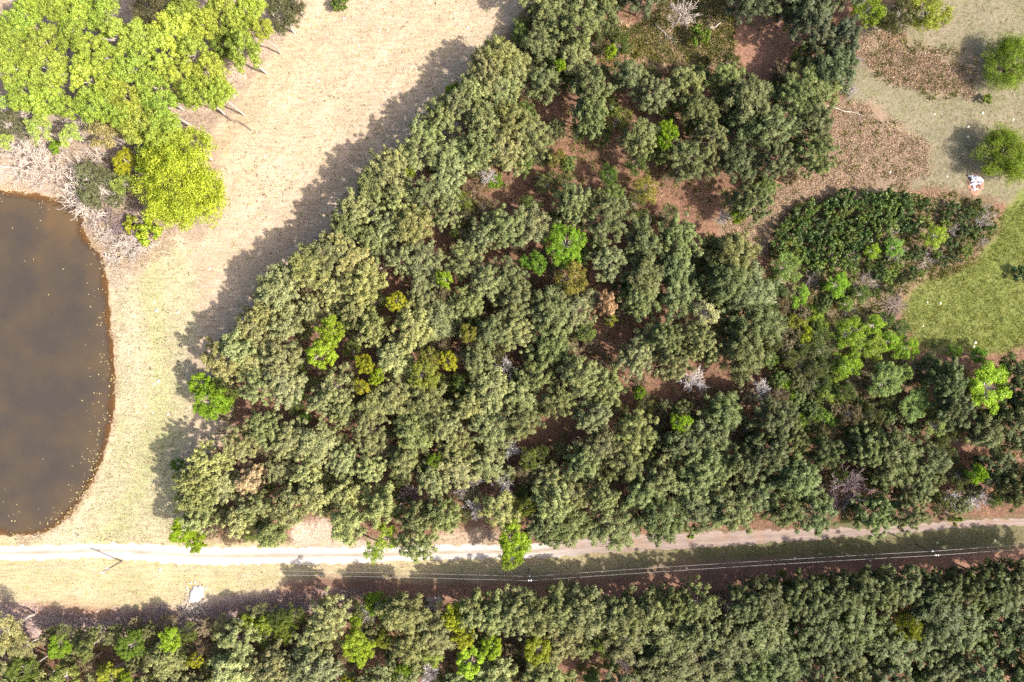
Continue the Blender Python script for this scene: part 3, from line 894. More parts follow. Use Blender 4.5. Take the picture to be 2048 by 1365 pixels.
plant(PALEBARE, "bare_tree", 20, 235, 40, 7, (1, 1, 1), "tree", BR, "pale leafless tree among brush at the photo's left edge", None, "leafless tree")
plant(PALEBARE, "bare_tree", 60, 318, 44, 6, (1, 1, 1), "tree", BR, "bleached leafless tree just above the pond's upper shore", None, "leafless tree")
plant(PALEBARE, "bare_tree", 150, 250, 32, 7, (1, 1, 1), "tree", BR, "bleached leafless tree on the grove's lower edge", None, "leafless tree")
plant(PURPLE, "bare_tree", 236, 448, 30, 3, (1, 1, 1), "tree", BR, "low purple grey leafless tree in the inlet brush by the pond", None, "leafless tree")
plant(PALEBARE, "bare_tree", 262, 486, 32, 3.5, (1, 1, 1), "tree", BR, "low bleached leafless tree on the shore under the lime bush", None, "leafless tree")
plant(PALEBARE, "bare_tree", 205, 470, 22, 3, (1, 1, 1), "tree", BR, "low pale leafless tree at the water's edge by the inlet", None, "leafless tree")

for px, py, r, h, pr in [(150, 330, 30, 4, PALEBARE), (105, 345, 34, 3, PALEBARE), (50, 285, 26, 4, PALEBARE), (110, 300, 26, 3.5, PALEBARE), (190, 310, 28, 4, PALEBARE), (225, 335, 24, 4, PURPLE), (240, 395, 28, 4, PALEBARE), (275, 415, 24, 3, PURPLE),
                         (205, 425, 26, 3, PURPLE), (185, 448, 20, 2.5, PALEBARE), (230, 490, 26, 2.5, PALEBARE), (300, 490, 24, 2.5, PALEBARE), (290, 435, 22, 3, PALEBARE), (245, 290, 22, 4, PALEBARE), (15, 300, 26, 3, PALEBARE), (35, 350, 26, 2.5, PALEBARE), (70, 365, 22, 2, PALEBARE),
                         (20, 180, 24, 5, PALEBARE), (8, 120, 22, 5, PALEBARE), (225, 520, 22, 1.5, PALEBARE), (170, 365, 24, 4, PALEBARE), (140, 395, 26, 3, PALEBARE), (265, 510, 20, 1.5, PALEBARE)]:
    plant(LOWPURPLE if pr is PURPLE else LOWPALE, "bare_shrub", px, py, r, h, (1, 1, 1), "shrub", "leafless shrubs around the pond's head", None, None, "purple grey leafless pond shrub" if pr is PURPLE else "bleached leafless pond shrub")
# --- standouts in the main wood
lime(648, 705, 34, LIME, "lower lobe crown of the bright lime pair left of the wood's middle", None, 10, group=G2)
lime(668, 665, 36, LIME, "upper crown of the bright lime pair left of the wood's middle", "bright lime pair deep in the wood", 10.5, group=G2)
lime(402, 770, 24, (.19, .30, .02), "upper lime crown at the wood's edge nearest the pond", None, 7, group=G2)
lime(432, 802, 42, (.19, .31, .02), "round lime crown at the wood's edge nearest the pond", "round lime tree nearest the pond", 8, group=G2)
lime(890, 559, 20, LIME, "small round lime tree between the yellow tree and the green one", "small round lime tree", 10, group=G2)
lime(798, 606, 24, YEL, "golden yellow round tree above the bright lime pair's right", "golden yellow tree", 10, group=G2)
lime(735, 728, 22, (.27, .29, .02), "yellow lime crown of the half dead tree below the lime pair", "yellow half dead tree", 9.5, group=G2)
lime(757, 752, 20, (.23, .30, .02), "green right lobe beside the yellow half dead tree", None, 9, group=G2)
lime(728, 772, 20, YEL, "yellow lower lobe under the half dead tree", None, 9, SPARSE, group=G2)
lime(850, 745, 34, (.20, .225, .04), "large muted yellow green tree in the wood's middle", "muted yellow green tree", 9.5, group=G2)
lime(862, 715, 22, (.22, .23, .05), "muted yellow crown above the large muted yellow green tree", None, 9.5, group=G2)
lime(899, 720, 22, YEL, "ochre yellow crown right of the muted yellow green tree", None, 9.5, group=G2)
lime(938, 668, 20, YOL, "dull ochre tree above right of the muted yellow green tree", None, 9.5, group=G2)
lime(925, 770, 26, (.10, .15, .03), "soft dark green understory tree right of the muted yellow tree", None, 6, SOFT, group=G2)
lime(1130, 495, 46, (.15, .27, .02), "large round bright green tree in the middle of the wood", "large round bright green tree", 9, group=G2)
lime(1068, 530, 28, (.11, .20, .02), "smaller green tree at the lower left of the large round one", None, 8, group=G2)
lime(1140, 556, 35, (.23, .20, .05), "ochre round tree just below the large bright green tree", "ochre round tree", 9, SOFT, group=G2)
lime(1405, 630, 30, CREAM, "cream blossoming tree in the right of the wood", "cream blossoming tree", 9.5, SPARSE, group=G2)
lime(1172, 664, 20, (.17, .23, .07), "soft pale green tree below the tan dead pine", None, 8, SOFT, group=G2)
lime(1218, 640, 13, YOL, "tiny ochre crown under the tan dead pine", None, 8, SOFT, group=G2)
lime(1275, 784, 15, (.16, .25, .02), "tiny lime tree in the dark gap right of the wood's middle", None, 8, group=G2)
lime(1354, 842, 24, (.19, .28, .02), "lime tree alone among dark pines right of centre", "lone lime tree right of centre", 9, group=G2)
lime(1330, 268, 24, (.19, .28, .015), "lime crown in the upper part of the wood", "lime tree in the upper wood", 9, group=G2)
lime(1322, 290, 18, (.15, .24, .015), "lower lime lobe in the upper part of the wood", None, 8.5, group=G2)
lime(1119, 142, 12, LIME, "tiny lime crown near the top of the wood", None, 9, group=G2)
lime(1218, 114, 13, LIME, "tiny lime crown under the top scrub patch", None, 9, group=G2)
lime(910, 186, 18, (.17, .27, .02), "small lime tree on the field edge near the top", "small lime tree on the field edge", 7, group=G2)
lime(990, 366, 17, (.15, .24, .02), "small lime shrub by the brown gap in the upper wood", None, 4, group=G2)
lime(820, 352, 17, (.19, .26, .03), "small lime tree inside the wood near the field's middle edge", None, 9, group=G2)
lime(1216, 350, 22, (.08, .15, .025), "dark green soft tree left of the ochre feathery tree", None, 6, SOFT, group=G2)
lime(1288, 380, 28, YOL, "ochre feathery low tree beside the red path", "ochre feathery tree", 5.5, SOFT, group=G2)
lime(1235, 240, 28, (.16, .18, .045), "olive lime low tree left of the upper red gap", None, 6, SOFT, group=G2)
lime(1115, 318, 22, (.19, .18, .04), "olive yellow low tree on the upper red gap's left end", None, 6, SOFT, group=G2)
lime(928, 405, 24, (.16, .19, .04), "olive lime low tree under the brown gap", None, 6, SOFT, group=G2)
lime(1474, 433, 18, (.20, .28, .02), "lime topped half bare tree by the brown brush", "half bare lime tree by brown brush", 6, group=G2)
lime(374, 1056, 30, (.22, .30, .015), "upper lime crown hanging over the road's left stretch", None, 7.5, group=G2)
lime(398, 1080, 24, (.22, .30, .015), "lower lime crown touching the road's left stretch", "lime tree touching the road", 7, group=G2)
lime(358, 930, 16, (.12, .20, .02), "small green tree in the wood's shadow beside the pond bank", None, 3.5, group=G2)
lime(775, 1068, 34, (.24, .31, .03), "thin leaved lime tree hanging half over the road", "thin lime tree over the road", 8, SPARSE, group=G2)
lime(752, 1100, 24, (.24, .31, .03), "sparse lime branch crown right over the road", None, 7, SPARSE, group=G2)
lime(1030, 1072, 40, (.21, .30, .02), "big lime tree overhanging the middle of the road", "big lime tree overhanging the road", 8.5, group=G2)
lime(1022, 1108, 28, (.22, .30, .02), "lime crown lobe past the road's middle below the big one", None, 7.5, group=G2)
lime(1384, 1064, 15, (.17, .27, .02), "small lime bush on the road's upper edge right of centre", None, 3, [SHRUBS[1]], group=G2)
lime(1052, 1006, 24, (.15, .19, .03), "olive lime tree above the big one overhanging the road", None, 8, group=G2)
lime(1058, 918, 22, (.16, .19, .05), "soft olive tree above the white bare trees", None, 8, SOFT, group=G2)
lime(870, 918, 17, (.13, .20, .02), "small green crown below the wood's middle", None, 8, group=G2)
lime(600, 790, 18, (.10, .18, .02), "dark lime tree by the red gap inside the left wood", None, 6, group=G2)
lime(612, 835, 14, (.08, .15, .02), "tiny dark green tree below the red gap in the left wood", None, 6, group=G2)
lime(1940, 945, 20, (.17, .27, .02), "small lime tree above the road near the right edge", None, 8, group=G2)
lime(1912, 1040, 15, (.19, .25, .05), "small pale lime bush over the road near the right end", None, 3, [SHRUBS[1]], group=G2)
lime(1545, 720, 12, MIDG, "tiny green tree left of the large pine by the scrub", None, 5, group=G2)
lime(1455, 655, 22, (.07, .14, .025), "soft dark green low tree right of the cream one", None, 4, SOFT, group=G2)
lime(1388, 520, 22, (.10, .14, .03), "olive green low tree by the red path's foot", None, 4, SOFT, group=G2)
lime(1400, 70, 26, (.09, .14, .02), "deep green bush in the scrub patch at the top", "deep green bush in the top scrub", 3.5, [SHRUBS[2]], group=G2)
DP = "dead and bare trees in the wood"
plant(DEADPINE, "dead_pine", 1214, 606, 30, 9.5, TAN, "tree", DP, "tan dead pine in the middle of the wood", "tan dead pine")
plant(DEADPINE, "dead_pine", 505, 958, 36, 9, (.32, .25, .15), "tree", DP, "pale tan dead pine in the wood's lower left", "pale tan dead pine")
plant(PURPLE, "bare_tree", 818, 990, 26, 8, (1, 1, 1), "tree", BR, "reddish leafless tree in the lower wood left of the white ones", "reddish leafless tree", "leafless tree")
for px, py, r, lb, ph in [(948, 962, 18, "white leafless tree uppermost of the cluster above the road", "white leafless cluster"), (922, 985, 14, "small grey leafless tree at the left of the white cluster", None),
                          (950, 1020, 23, "white leafless tree lowest of the cluster above the road", None), (1008, 970, 22, "white leafless tree at the right of the cluster above the road", None), (1020, 898, 20, "grey leafless tree over the white cluster in the lower wood", None)]:
    plant(BARES, "bare_tree", px, py, r, 9, (1, 1, 1), "tree", BR, lb, ph, "leafless tree")
plant(BARES, "bare_tree", 630, 486, 24, 7, (1, 1, 1), "tree", BR, "pale leafless tree on the wood's edge facing the tan field", "pale bare tree on the field edge", "leafless tree")
plant(BARES, "bare_tree", 1530, 785, 26, 7, (1, 1, 1), "tree", BR, "grey leafless tree in the right of the wood below the large pine", "grey bare tree by the scrub", "leafless tree")
plant(PURPLE, "bare_tree", 1700, 978, 46, 9, (1, 1, 1), "tree", BR, "large purple grey leafless tree above the road's right half", "large purple bare tree", "leafless tree", pick=0)
plant(PURPLE, "bare_tree", 1668, 1000, 26, 8, (1, 1, 1), "tree", BR, "smaller purple grey leafless tree at the large one's lower left", None, "leafless tree")
plant(BARES, "bare_tree", 1900, 1000, 24, 7, (1, 1, 1), "tree", BR, "left grey leafless tree of the two near the road's right end", None, "leafless tree")
plant(BARES, "bare_tree", 1956, 1000, 27, 7, (1, 1, 1), "tree", BR, "right grey leafless tree of the two near the road's right end", "grey bare pair near the road's end", "leafless tree")
plant(PALEBARE, "bare_tree", 1366, 22, 34, 9, (1, 1, 1), "tree", BR, "white leafless tree leaning in the top scrub patch", "white bare tree in the top scrub", "leafless tree")
plant(PURPLE, "bare_tree", 1255, 1326, 30, 8, (1, 1, 1), "tree", BR, "reddish grey leafless tree near the bottom edge of the lower wood", "reddish bare tree at the bottom", "leafless tree")
plant(PURPLE, "bare_tree", 1462, 1205, 34, 8, (1, 1, 1), "tree", BR, "reddish leafless tree in the lower wood right of centre", "reddish bare tree in the lower wood", "leafless tree")
plant(BARES, "bare_tree", 872, 1212, 22, 8, (1, 1, 1), "tree", BR, "grey leafless tree left of the double yellow green tree", None, "leafless tree")
plant(BARES, "bare_tree", 735, 1232, 20, 8, (1, 1, 1), "tree", BR, "grey leafless tree above the bright lime tree of the lower wood", None, "leafless tree")
plant(BARES, "bare_tree", 856, 1352, 26, 8, (1, 1, 1), "tree", BR, "white leafless tree cut by the bottom edge", None, "leafless tree")
plant(BARES, "bare_tree", 975, 350, 20, 7, (1, 1, 1), "tree", BR, "grey leafless tree in the brown gap of the upper wood", None, "leafless tree")
plant(BARES, "bare_tree", 1012, 735, 22, 8, (1, 1, 1), "tree", BR, "grey leafless tree in the wood's middle right of the muted yellow tree", None, "leafless tree")
plant(BARES, "bare_tree", 1390, 765, 30, 6, (1, 1, 1), "tree", BR, "grey leafless tree in the dark gap above the lone lime tree", None, "leafless tree")
plant(BARES, "bare_tree", 1450, 435, 18, 5, (1, 1, 1), "tree", BR, "white leafless crown beside the half bare lime tree", None, "leafless tree")

# --- right: round trees, thicket, young trees
RT = "round green trees in the right clearing"
plant(BIGS, "broadleaf_tree", 2022, 124, 64, 5.5, (.155, .215, .016), "tree", RT, "upper of the two big round green trees at the right edge", "upper big round tree", pick=1)
plant(BIGS, "broadleaf_tree", 2012, 312, 60, 5.5, (.165, .225, .016), "tree", RT, "lower of the two big round green trees, beside the white sheeting", "lower big round tree", pick=2)
plant(SHRUBS, "shrub", 1972, 199, 14, 1.6, (.12, .18, .02), "shrub", "lone shrubs in the open", "small bright shrub below the upper big round tree")
plant(SOFT, "broadleaf_tree", 1735, 22, 34, 6, (.15, .22, .015), "tree", RT, "lime tree at the top edge right of the wood", "lime tree at the top right", pick=0)
plant(SOFT, "broadleaf_tree", 1800, 32, 42, 6, (.085, .085, .035), "tree", RT, "dull olive tree between two lime trees at the top edge", "dull olive tree at the top")
plant(SOFT, "broadleaf_tree", 1856, 24, 46, 6, (.20, .235, .02), "tree", RT, "soft yellow lime tree at the top edge by the clearing", "yellow lime tree at the top")
plant(SOFT, "broadleaf_tree", 1770, 48, 20, 4, (.16, .19, .03), "tree", RT, "small olive lime tree under the dull olive tree", None)
plant(SHRUBS, "shrub", 2042, 546, 18, 2.4, (.03, .06, .02), "shrub", "lone shrubs in the open", "dark evergreen bush on the lawn at the right edge", "dark bush on the lawn")
YG = [(1573, 538, 34, 5, SOFTG, SOFT, "soft blue green tree at the left corner of the dark thicket", "soft green thicket corner tree"),
      (1868, 473, 27, 4.5, (.17, .24, .03), SOFT, "bright rounded lime shrub tree in the middle of the scrub", "bright rounded scrub tree"),
      (1785, 494, 20, 3.5, (.10, .18, .03), SOFT, None, None), (1742, 504, 16, 3.5, (.15, .22, .02), SOFT, None, None), (1671, 572, 26, 5, (.12, .20, .02), SOFT, None, None),
      (1597, 592, 24, 4.5, (.12, .20, .02), SOFT, None, None), (1627, 626, 22, 4.5, (.15, .22, .03), SOFT, None, None), (1593, 643, 19, 4.5, (.17, .19, .03), SOFT, None, None),
      (1609, 669, 20, 5, (.19, .23, .02), SOFT, None, None), (1640, 650, 18, 4.5, (.14, .18, .04), SOFT, None, None), (1694, 664, 38, 6, (.14, .215, .02), SOFT, "largest lime green young tree in the middle of the scrub", "largest lime tree of the scrub"),
      (1745, 650, 22, 4.5, (.15, .22, .02), SOFT, None, None), (1722, 690, 24, 5, (.13, .18, .03), SOFT, None, None), (1746, 698, 25, 5, (.15, .20, .03), SOFT, None, None), (1775, 682, 21, 4.5, (.14, .22, .02), SOFT, None, None),
      (1810, 698, 27, 5, (.13, .21, .02), SOFT, "lime young tree at the lawn's lower left corner", "lime tree at the lawn corner"), (1692, 730, 28, 5.5, (.15, .23, .02), SOFT, None, None), (1668, 750, 18, 4.5, (.14, .19, .03), SOFT, None, None),
      (1765, 760, 40, 7, (.13, .18, .06), LIMES, "pale green long crowned tree below the scrub", "pale green long crowned tree"), (1800, 745, 24, 6.5, (.14, .19, .06), LIMES, None, None),
      (1824, 808, 36, 6.5, (.13, .18, .055), LIMES, "pale green tree with bare lower side left of the large lime tree", None), (1864, 854, 24, 6, (.17, .21, .07), SPARSE, None, None),
      (1964, 772, 50, 8.5, (.16, .245, .018), LIMES, "large lime tree under the lawn at the right", "large lime tree under the lawn"), (1954, 710, 20, 5, (.09, .16, .02), SOFT, None, None), (1907, 703, 18, 4, (.09, .15, .02), SOFT, None, None),
      (1566, 763, 16, 4, (.12, .20, .02), SOFT, None, None), (1576, 790, 14, 4, (.11, .17, .02), SOFT, None, None), (1654, 797, 28, 4.5, (.16, .19, .04), SOFT, "olive yellow soft tree in the lower scrub", "olive yellow scrub tree"), (1647, 837, 32, 4.5, (.085, .14, .02), SOFT, None, None),
      (1597, 841, 20, 4, (.12, .19, .02), SOFT, None, None), (1540, 610, 20, 4, (.05, .11, .02), SOFT, None, None), (1640, 700, 26, 4, (.08, .10, .04), SOFT, None, None), (1600, 730, 26, 4, (.09, .10, .045), SOFT, None, None), (1560, 590, 22, 4, (.06, .10, .03), SOFT, None, None),
      (1690, 610, 18, 3.5, (.10, .15, .03), SOFT, None, None), (1720, 590, 20, 3.5, (.08, .11, .03), SOFT, None, None), (1700, 780, 24, 3.5, (.13, .11, .06), SPARSE, None, None), (1620, 770, 28, 4, (.085, .09, .045), SOFT, None, None), (1770, 640, 18, 3.5, (.06, .10, .025), SOFT, None, None),
      (1800, 660, 20, 3.5, (.07, .11, .03), SOFT, None, None), (1850, 735, 30, 5.5, (.05, .065, .028), SOFT, None, None)]
for px, py, r, h, t, pr, lb, ph in YG:
    t = tuple(q * 1.5 for q in t)
    plant(pr, "broadleaf_tree", px, py, r, h, t, "tree", G3, lb, ph, "young green tree of the scrub")
thick = gpoly([(1548, 470), (1570, 440), (1610, 415), (1655, 395), (1700, 388), (1755, 384), (1800, 390), (1850, 400), (1868, 440), (1830, 460), (1760, 470), (1720, 500), (1690, 540), (1640, 550), (1600, 520), (1550, 510)])
pts = []
rr = random.Random(3)
for _ in range(6000):
    px, py = rr.uniform(1535, 1880), rr.uniform(375, 560)
    x, y = W(px, py)[:2]
    if poly_sd(thick, np.array([x]), np.array([y]))[0] < .3: continue
    if all((px - a) ** 2 + (py - b) ** 2 > 21 ** 2 for a, b in pts): pts.append((px, py))
for px, py in pts:
    t = rr.choice([(.058, .105, .020), (.078, .125, .024), (.046, .082, .020), (.095, .135, .028)])
    plant(HOLLY, "evergreen_shrub", px, py, rr.uniform(17, 24), rr.uniform(2.2, 3.4), t, "shrub", "dark evergreen shrubs of the thicket", None, None, "dark evergreen thicket shrub")
scrub = gpoly([(1880, 405), (1960, 400), (1998, 415), (1985, 480), (1930, 520), (1850, 545), (1800, 575), (1740, 600), (1650, 600), (1640, 560), (1700, 545), (1740, 490), (1860, 500)])
pts2 = []
for _ in range(6000):
    px, py = rr.uniform(1600, 2010), rr.uniform(390, 620)
    x, y = W(px, py)[:2]
    if poly_sd(scrub, np.array([x]), np.array([y]))[0] < .2: continue
    if all((px - a) ** 2 + (py - b) ** 2 > 19 ** 2 for a, b in pts2) and (px - 1868) ** 2 + (py - 473) ** 2 > 30 ** 2: pts2.append((px, py))
for px, py in pts2:
    if rr.random() < .24:
        plant(GREYSHRUB, "bare_shrub", px, py, rr.uniform(13, 19), 2.0, (1, 1, 1), "shrub", "grey leafless shrubs in the scrub", None, None, "grey leafless shrub")
    else:
        t = rr.choice([(.07, .105, .022), (.10, .145, .03), (.06, .085, .03), (.085, .10, .04), (.12, .155, .03), (.05, .08, .025)])
        plant(SOFTSHRUBS if rr.random() < .5 else SHRUBS, "shrub", px, py, rr.uniform(12, 19), rr.uniform(1.4, 2.4), t, "shrub", "mixed green shrubs of the scrub", None, None, "green scrub shrub")
for px, py, r in [(1779, 470, 20), (1789, 515, 19), (1622, 556, 20), (1706, 512, 14), (1660, 520, 14), (1873, 505, 18), (1700, 620, 16), (1716, 840, 20), (1790, 833, 20), (1640, 735, 16), (1745, 760, 14), (1600, 620, 14), (1906, 880, 20), (1710, 570, 14)]:
    plant(GREYSHRUB, "bare_shrub", px, py, r, 2.4, (1, 1, 1), "shrub", "grey leafless shrubs in the scrub", None, None, "grey leafless shrub")

# --- below the road
lime(350, 1272, 27, LIME, "bright lime tree nearest the white sand pile below the road", "lime tree below the sand pile", 7.5, group=G4)
lime(398, 1312, 17, YEL, "small yellow tree below the lime one under the sand pile", None, 8, group=G4)
lime(30, 1252, 38, (.30, .29, .13), "pale straw green tree at the lower left corner of the lower wood", "pale straw tree lower left", 8, SPARSE, group=G4)
lime(62, 1285, 30, (.28, .27, .13), "pale straw green tree just right of the corner one", None, 8, SPARSE, group=G4)
lime(125, 1290, 26, LIMED, "deep lime tree right of the pale straw trees", None, 7, group=G4)
lime(185, 1290, 28, (.17, .19, .06), "olive tree in the lower left strip of trees", None, 8, group=G4)
lime(268, 1288, 32, (.11, .17, .02), "dark lime tree left of the bright one under the sand pile", None, 7, group=G4)
lime(228, 1342, 28, (.25, .26, .03), "yellow lime tree at the bottom edge in the lower left", "yellow lime tree at the bottom left", 8, group=G4)
lime(262, 1352, 16, LIME, "small bright lime tree at the bottom edge in the lower left", None, 8, group=G4)
lime(60, 1335, 30, (.15, .19, .04), "olive lime tree at the bottom left corner", None, 8, group=G4)
lime(140, 1345, 32, (.20, .22, .06), "olive yellow tree at the bottom edge right of the corner", None, 8, group=G4)
lime(498, 1240, 17, (.22, .28, .03), "small lime tree on the lower wood's edge right of the sand pile", None, 7, group=G4)
lime(528, 1248, 24, (.20, .25, .03), "lime crown beginning the dark olive clump below the road", None, 6, group=G4)
lime(575, 1258, 26, (.12, .16, .02), "dark olive lime tree below the road left of the sunlit one", None, 6, group=G4)
lime(722, 1285, 34, LIME, "bright lime tree in the middle of the lower wood's left half", "bright lime tree of the lower wood", 8.5, group=G4)
lime(700, 1352, 17, YEL, "small yellow lime tree at the bottom edge under the bright lime one", None, 8, group=G4)
lime(752, 1205, 26, (.18, .27, .02), "lime tree on the lower wood's edge below the thin one over the road", None, 6.5, group=G4)
lime(715, 1235, 16, LIME, "small lime crown left of the grey bare tree below the road", None, 7, group=G4)
lime(772, 1275, 22, (.21, .23, .03), "yellow olive tree right of the bright lime one in the lower wood", None, 7, group=G4)
lime(912, 1225, 30, (.27, .30, .02), "upper yellow crown of the double tree below the road", "double yellow green tree", 9, group=G4)
lime(928, 1262, 30, (.27, .29, .025), "middle yellow crown of the double tree below the road", None, 9, group=G4)
lime(942, 1320, 36, LIME, "lower lime crown under the double yellow green tree", None, 8.5, group=G4)
lime(985, 1285, 24, LIME, "right lime crown beside the double yellow green tree", None, 8.5, group=G4)
lime(868, 1308, 22, PALE, "pale lime crown at the double yellow tree's lower left", None, 8, SPARSE, group=G4)
lime(805, 1335, 20, (.17, .25, .03), "small lime tree near the bottom edge left of the double yellow tree", None, 8, group=G4)
lime(1072, 1290, 28, (.27, .31, .03), "oval bright yellow lime tree alone in the lower wood", "oval yellow lime tree", 9, group=G4)
lime(1188, 1232, 13, (.13, .22, .02), "tiny green tree between pines right of the oval yellow lime tree", None, 6, group=G4)
lime(1196, 1285, 16, (.17, .22, .04), "small olive lime tree right of the oval yellow lime tree", None, 7, group=G4)
lime(1806, 1244, 32, (.17, .18, .015), "muted yellow tree alone among the dark pines lower right", "muted yellow tree lower right", 8, SOFT, group=G4)
lime(1604, 1206, 13, (.19, .26, .03), "tiny lime tree by the dark gap lower right", None, 7, group=G4)
lime(1558, 1165, 24, (.11, .15, .02), "dark olive tree on the lower wood's edge right of centre", None, 6, SOFT, group=G4)
lime(1575, 1250, 16, (.05, .12, .015), "small deep green tree by the dark gap lower right", None, 6, group=G4)

# --- pines: scattered through the stands, keeping clear of the gaps and the standouts
MAIN = [(1065, -30), (1045, 20), (1040, 60), (975, 80), (950, 130), (965, 165), (905, 200), (835, 245), (815, 290), (745, 335), (695, 390), (665, 450), (655, 480), (570, 530), (505, 590),
        (495, 640), (428, 715), (412, 770), (455, 850), (400, 905), (372, 960), (370, 1040), (415, 1085), (520, 1078), (575, 1080), (590, 1040), (640, 1040), (690, 1060), (735, 1090), (850, 1095), (870, 1050),
        (985, 1040), (1060, 1085), (1120, 1085), (1200, 1065), (1540, 1045), (1700, 1030), (1760, 1050), (1880, 1035), (2090, 1015), (2090, 700), (2000, 705), (1960, 745), (1870, 720), (1830, 735), (1790, 830), (1700, 870), (1620, 850), (1570, 830),
        (1520, 700), (1520, 560), (1490, 520), (1440, 470), (1430, 450), (1540, 410), (1618, 335), (1664, 270), (1668, 205), (1708, 60), (1712, -30)]
HOLES = [[(1470, 50), (1530, 30), (1580, 60), (1590, 125), (1540, 150), (1480, 130)],
         [(1225, 75), (1290, 40), (1330, -30), (1460, -30), (1465, 90), (1430, 125), (1300, 125)],
         [(1100, 292), (1240, 292), (1270, 345), (1330, 360), (1400, 400), (1415, 455), (1375, 440), (1290, 400), (1220, 340), (1110, 305)],
         [(965, 345), (1080, 335), (1080, 400), (985, 410)],
         [(850, 465), (900, 455), (905, 500), (850, 500)], [(950, 515), (1010, 505), (1010, 535), (955, 545)],
         [(1365, 380), (1430, 350), (1440, 440), (1400, 470)],
         [(1195, 672), (1245, 640), (1300, 640), (1250, 700), (1190, 720)], [(1070, 835), (1160, 830), (1170, 885), (1080, 895)],
         [(470, 805), (570, 790), (580, 825), (480, 840)], [(1290, 755), (1400, 755), (1410, 805), (1300, 800)],
         [(1390, 720), (1500, 730), (1500, 780), (1390, 790)], [(1180, 495), (1175, 575), (1190, 575), (1195, 495)],
         [(760, 555), (790, 565), (785, 600), (755, 590)], [(1120, 180), (1140, 230), (1050, 240)],
         [(1255, 190), (1275, 190), (1265, 260), (1245, 260)],
         [(1690, 830), (1760, 820), (1760, 850), (1690, 855)]]
LOWER = [(-30, 1300), (120, 1300), (200, 1288), (300, 1272), (330, 1276), (420, 1276), (480, 1266), (600, 1240), (660, 1198), (860, 1196), (1060, 1194), (1180, 1200), (1400, 1185), (1540, 1165), (1800, 1150), (2090, 1135), (2090, 1400), (-30, 1400)]
LHOLES = [[(715, 1310), (765, 1300), (770, 1350), (720, 1350)], [(1575, 1190), (1620, 1200), (1620, 1245), (1580, 1240)], [(1130, 1320), (1200, 1310), (1220, 1345), (1140, 1345)], [(1265, 1205), (1290, 1205), (1290, 1250), (1265, 1250)]]
obst = [(t["px"], t["py"], t["r"]) for t in THINGS]
EDGE = []
ex_ = random.Random(5)
x_ = 660
while x_ < 2140:
    ye = np.interp(x_, [475, 640, 860, 1180, 1400, 1540, 1800, 2090], [1230, 1222, 1222, 1221, 1208, 1192, 1175, 1156])
    if all((x_ - o[0]) ** 2 + (ye - o[1]) ** 2 > (o[2] * .5 + 8) ** 2 for o in obst): EDGE.append((x_, ye + ex_.uniform(-5, 8), 50, 10))
    x_ += ex_.uniform(40, 52)
FIELD_EDGE = []
fe = [(392, 1040), (392, 965), (428, 905), (1012, 92), (978, 140), (925, 205), (858, 258), (835, 305), (768, 352), (718, 405), (690, 460), (672, 500), (592, 548), (528, 606), (515, 655), (452, 725)]
acc = 0
fe_runs = [fe[:3], fe[3:]]
for (ax, ay), (bx, by) in [p_ for run in fe_runs for p_ in zip(run[:-1], run[1:])]:
    L_e = math.hypot(bx - ax, by - ay)
    while acc < L_e:
        qx, qy = ax + (bx - ax) * acc / L_e + ex_.uniform(-5, 5), ay + (by - ay) * acc / L_e + ex_.uniform(-5, 5)
        if all((qx - o[0]) ** 2 + (qy - o[1]) ** 2 > (o[2] * .6 + 8) ** 2 for o in obst): FIELD_EDGE.append((qx, qy, 46, 10))
        acc += ex_.uniform(38, 46)
    acc -= L_e
def fill_pines(poly, holes, seed, d0, d1, extra):
    rg = random.Random(seed)
    P = arr(poly); hs = [arr(h) for h in holes]
    cand = [(rg.uniform(P[:, 0].min(), P[:, 0].max()), rg.uniform(P[:, 1].min(), P[:, 1].max())) for _ in range(26000)]
    ca = arr(cand)
    sd = poly_sd(poly, ca[:, 0], ca[:, 1]); ok = sd > 8
    for hi_, h in enumerate(holes):
        ok &= poly_sd(h, ca[:, 0], ca[:, 1]) < (-36 if hi_ in (0, 2, 3, 6) else -23)
    for ox, oy, orr in obst:
        ok &= (ca[:, 0] - ox) ** 2 + (ca[:, 1] - oy) ** 2 > (orr * .80 + 27) ** 2
    got = list(extra)
    for (px, py), o, s in zip(cand, ok, sd):
        if not o: continue
        u_ = min(1, max(0, (px - 700) / 800.0))
        d = d0 + (d1 - d0) * u_
        if all((px - a) ** 2 + (py - b) ** 2 > (.5 * (d + dd)) ** 2 for a, b, dd, _ in got):
            got.append((px, py, d, s))
    return got
pines = [(p, 0) for p in fill_pines(MAIN, HOLES, 21, 45.5, 53.5, FIELD_EDGE)] + [(p, 1) for p in fill_pines(LOWER, LHOLES, 22, 54, 60, EDGE)]
for (px, py, d, s), w_ in pines:
    u_ = min(1, max(0, (px - 450) / 1200.0))  # west-to-east blend; sunlit-side brightness of the western crowns is painted into the tint
    r_ = rnd.uniform(.80, 1.10) * d
    base = np.array((.262, .260, .112)) * (1 - u_) + np.array((.096, .112, .038)) * u_
    if w_ == 1: base = base * .92
    if py < 140 and px > 1250: base = np.array((.085, .10, .05))
    b_ = rnd.uniform(.80, 1.18)
    tint = tuple(base * b_ * np.array([rnd.uniform(.90, 1.02), 1, rnd.uniform(.88, 1.15)]))
    h = 11.6 if d == 50 and s == 10 else rnd.uniform(11.2, 12.8) if (s == 10 or (s < 40 and px < 900)) and not w_ else rnd.uniform(8.6, 12.0) * (.92 if w_ else 1)
    plant(PINES, "pine_tree", px, py, r_, h, tint, "tree", "pines of the lower wood" if w_ else "pines of the main wood", None, None, "lower wood pine" if w_ else "pine")
    THINGS[-1]["look"] = ("broad " if r_ > 44 else "small " if r_ < 36 else "") + ("sage green crown" if u_ < .4 else "dark green crown")
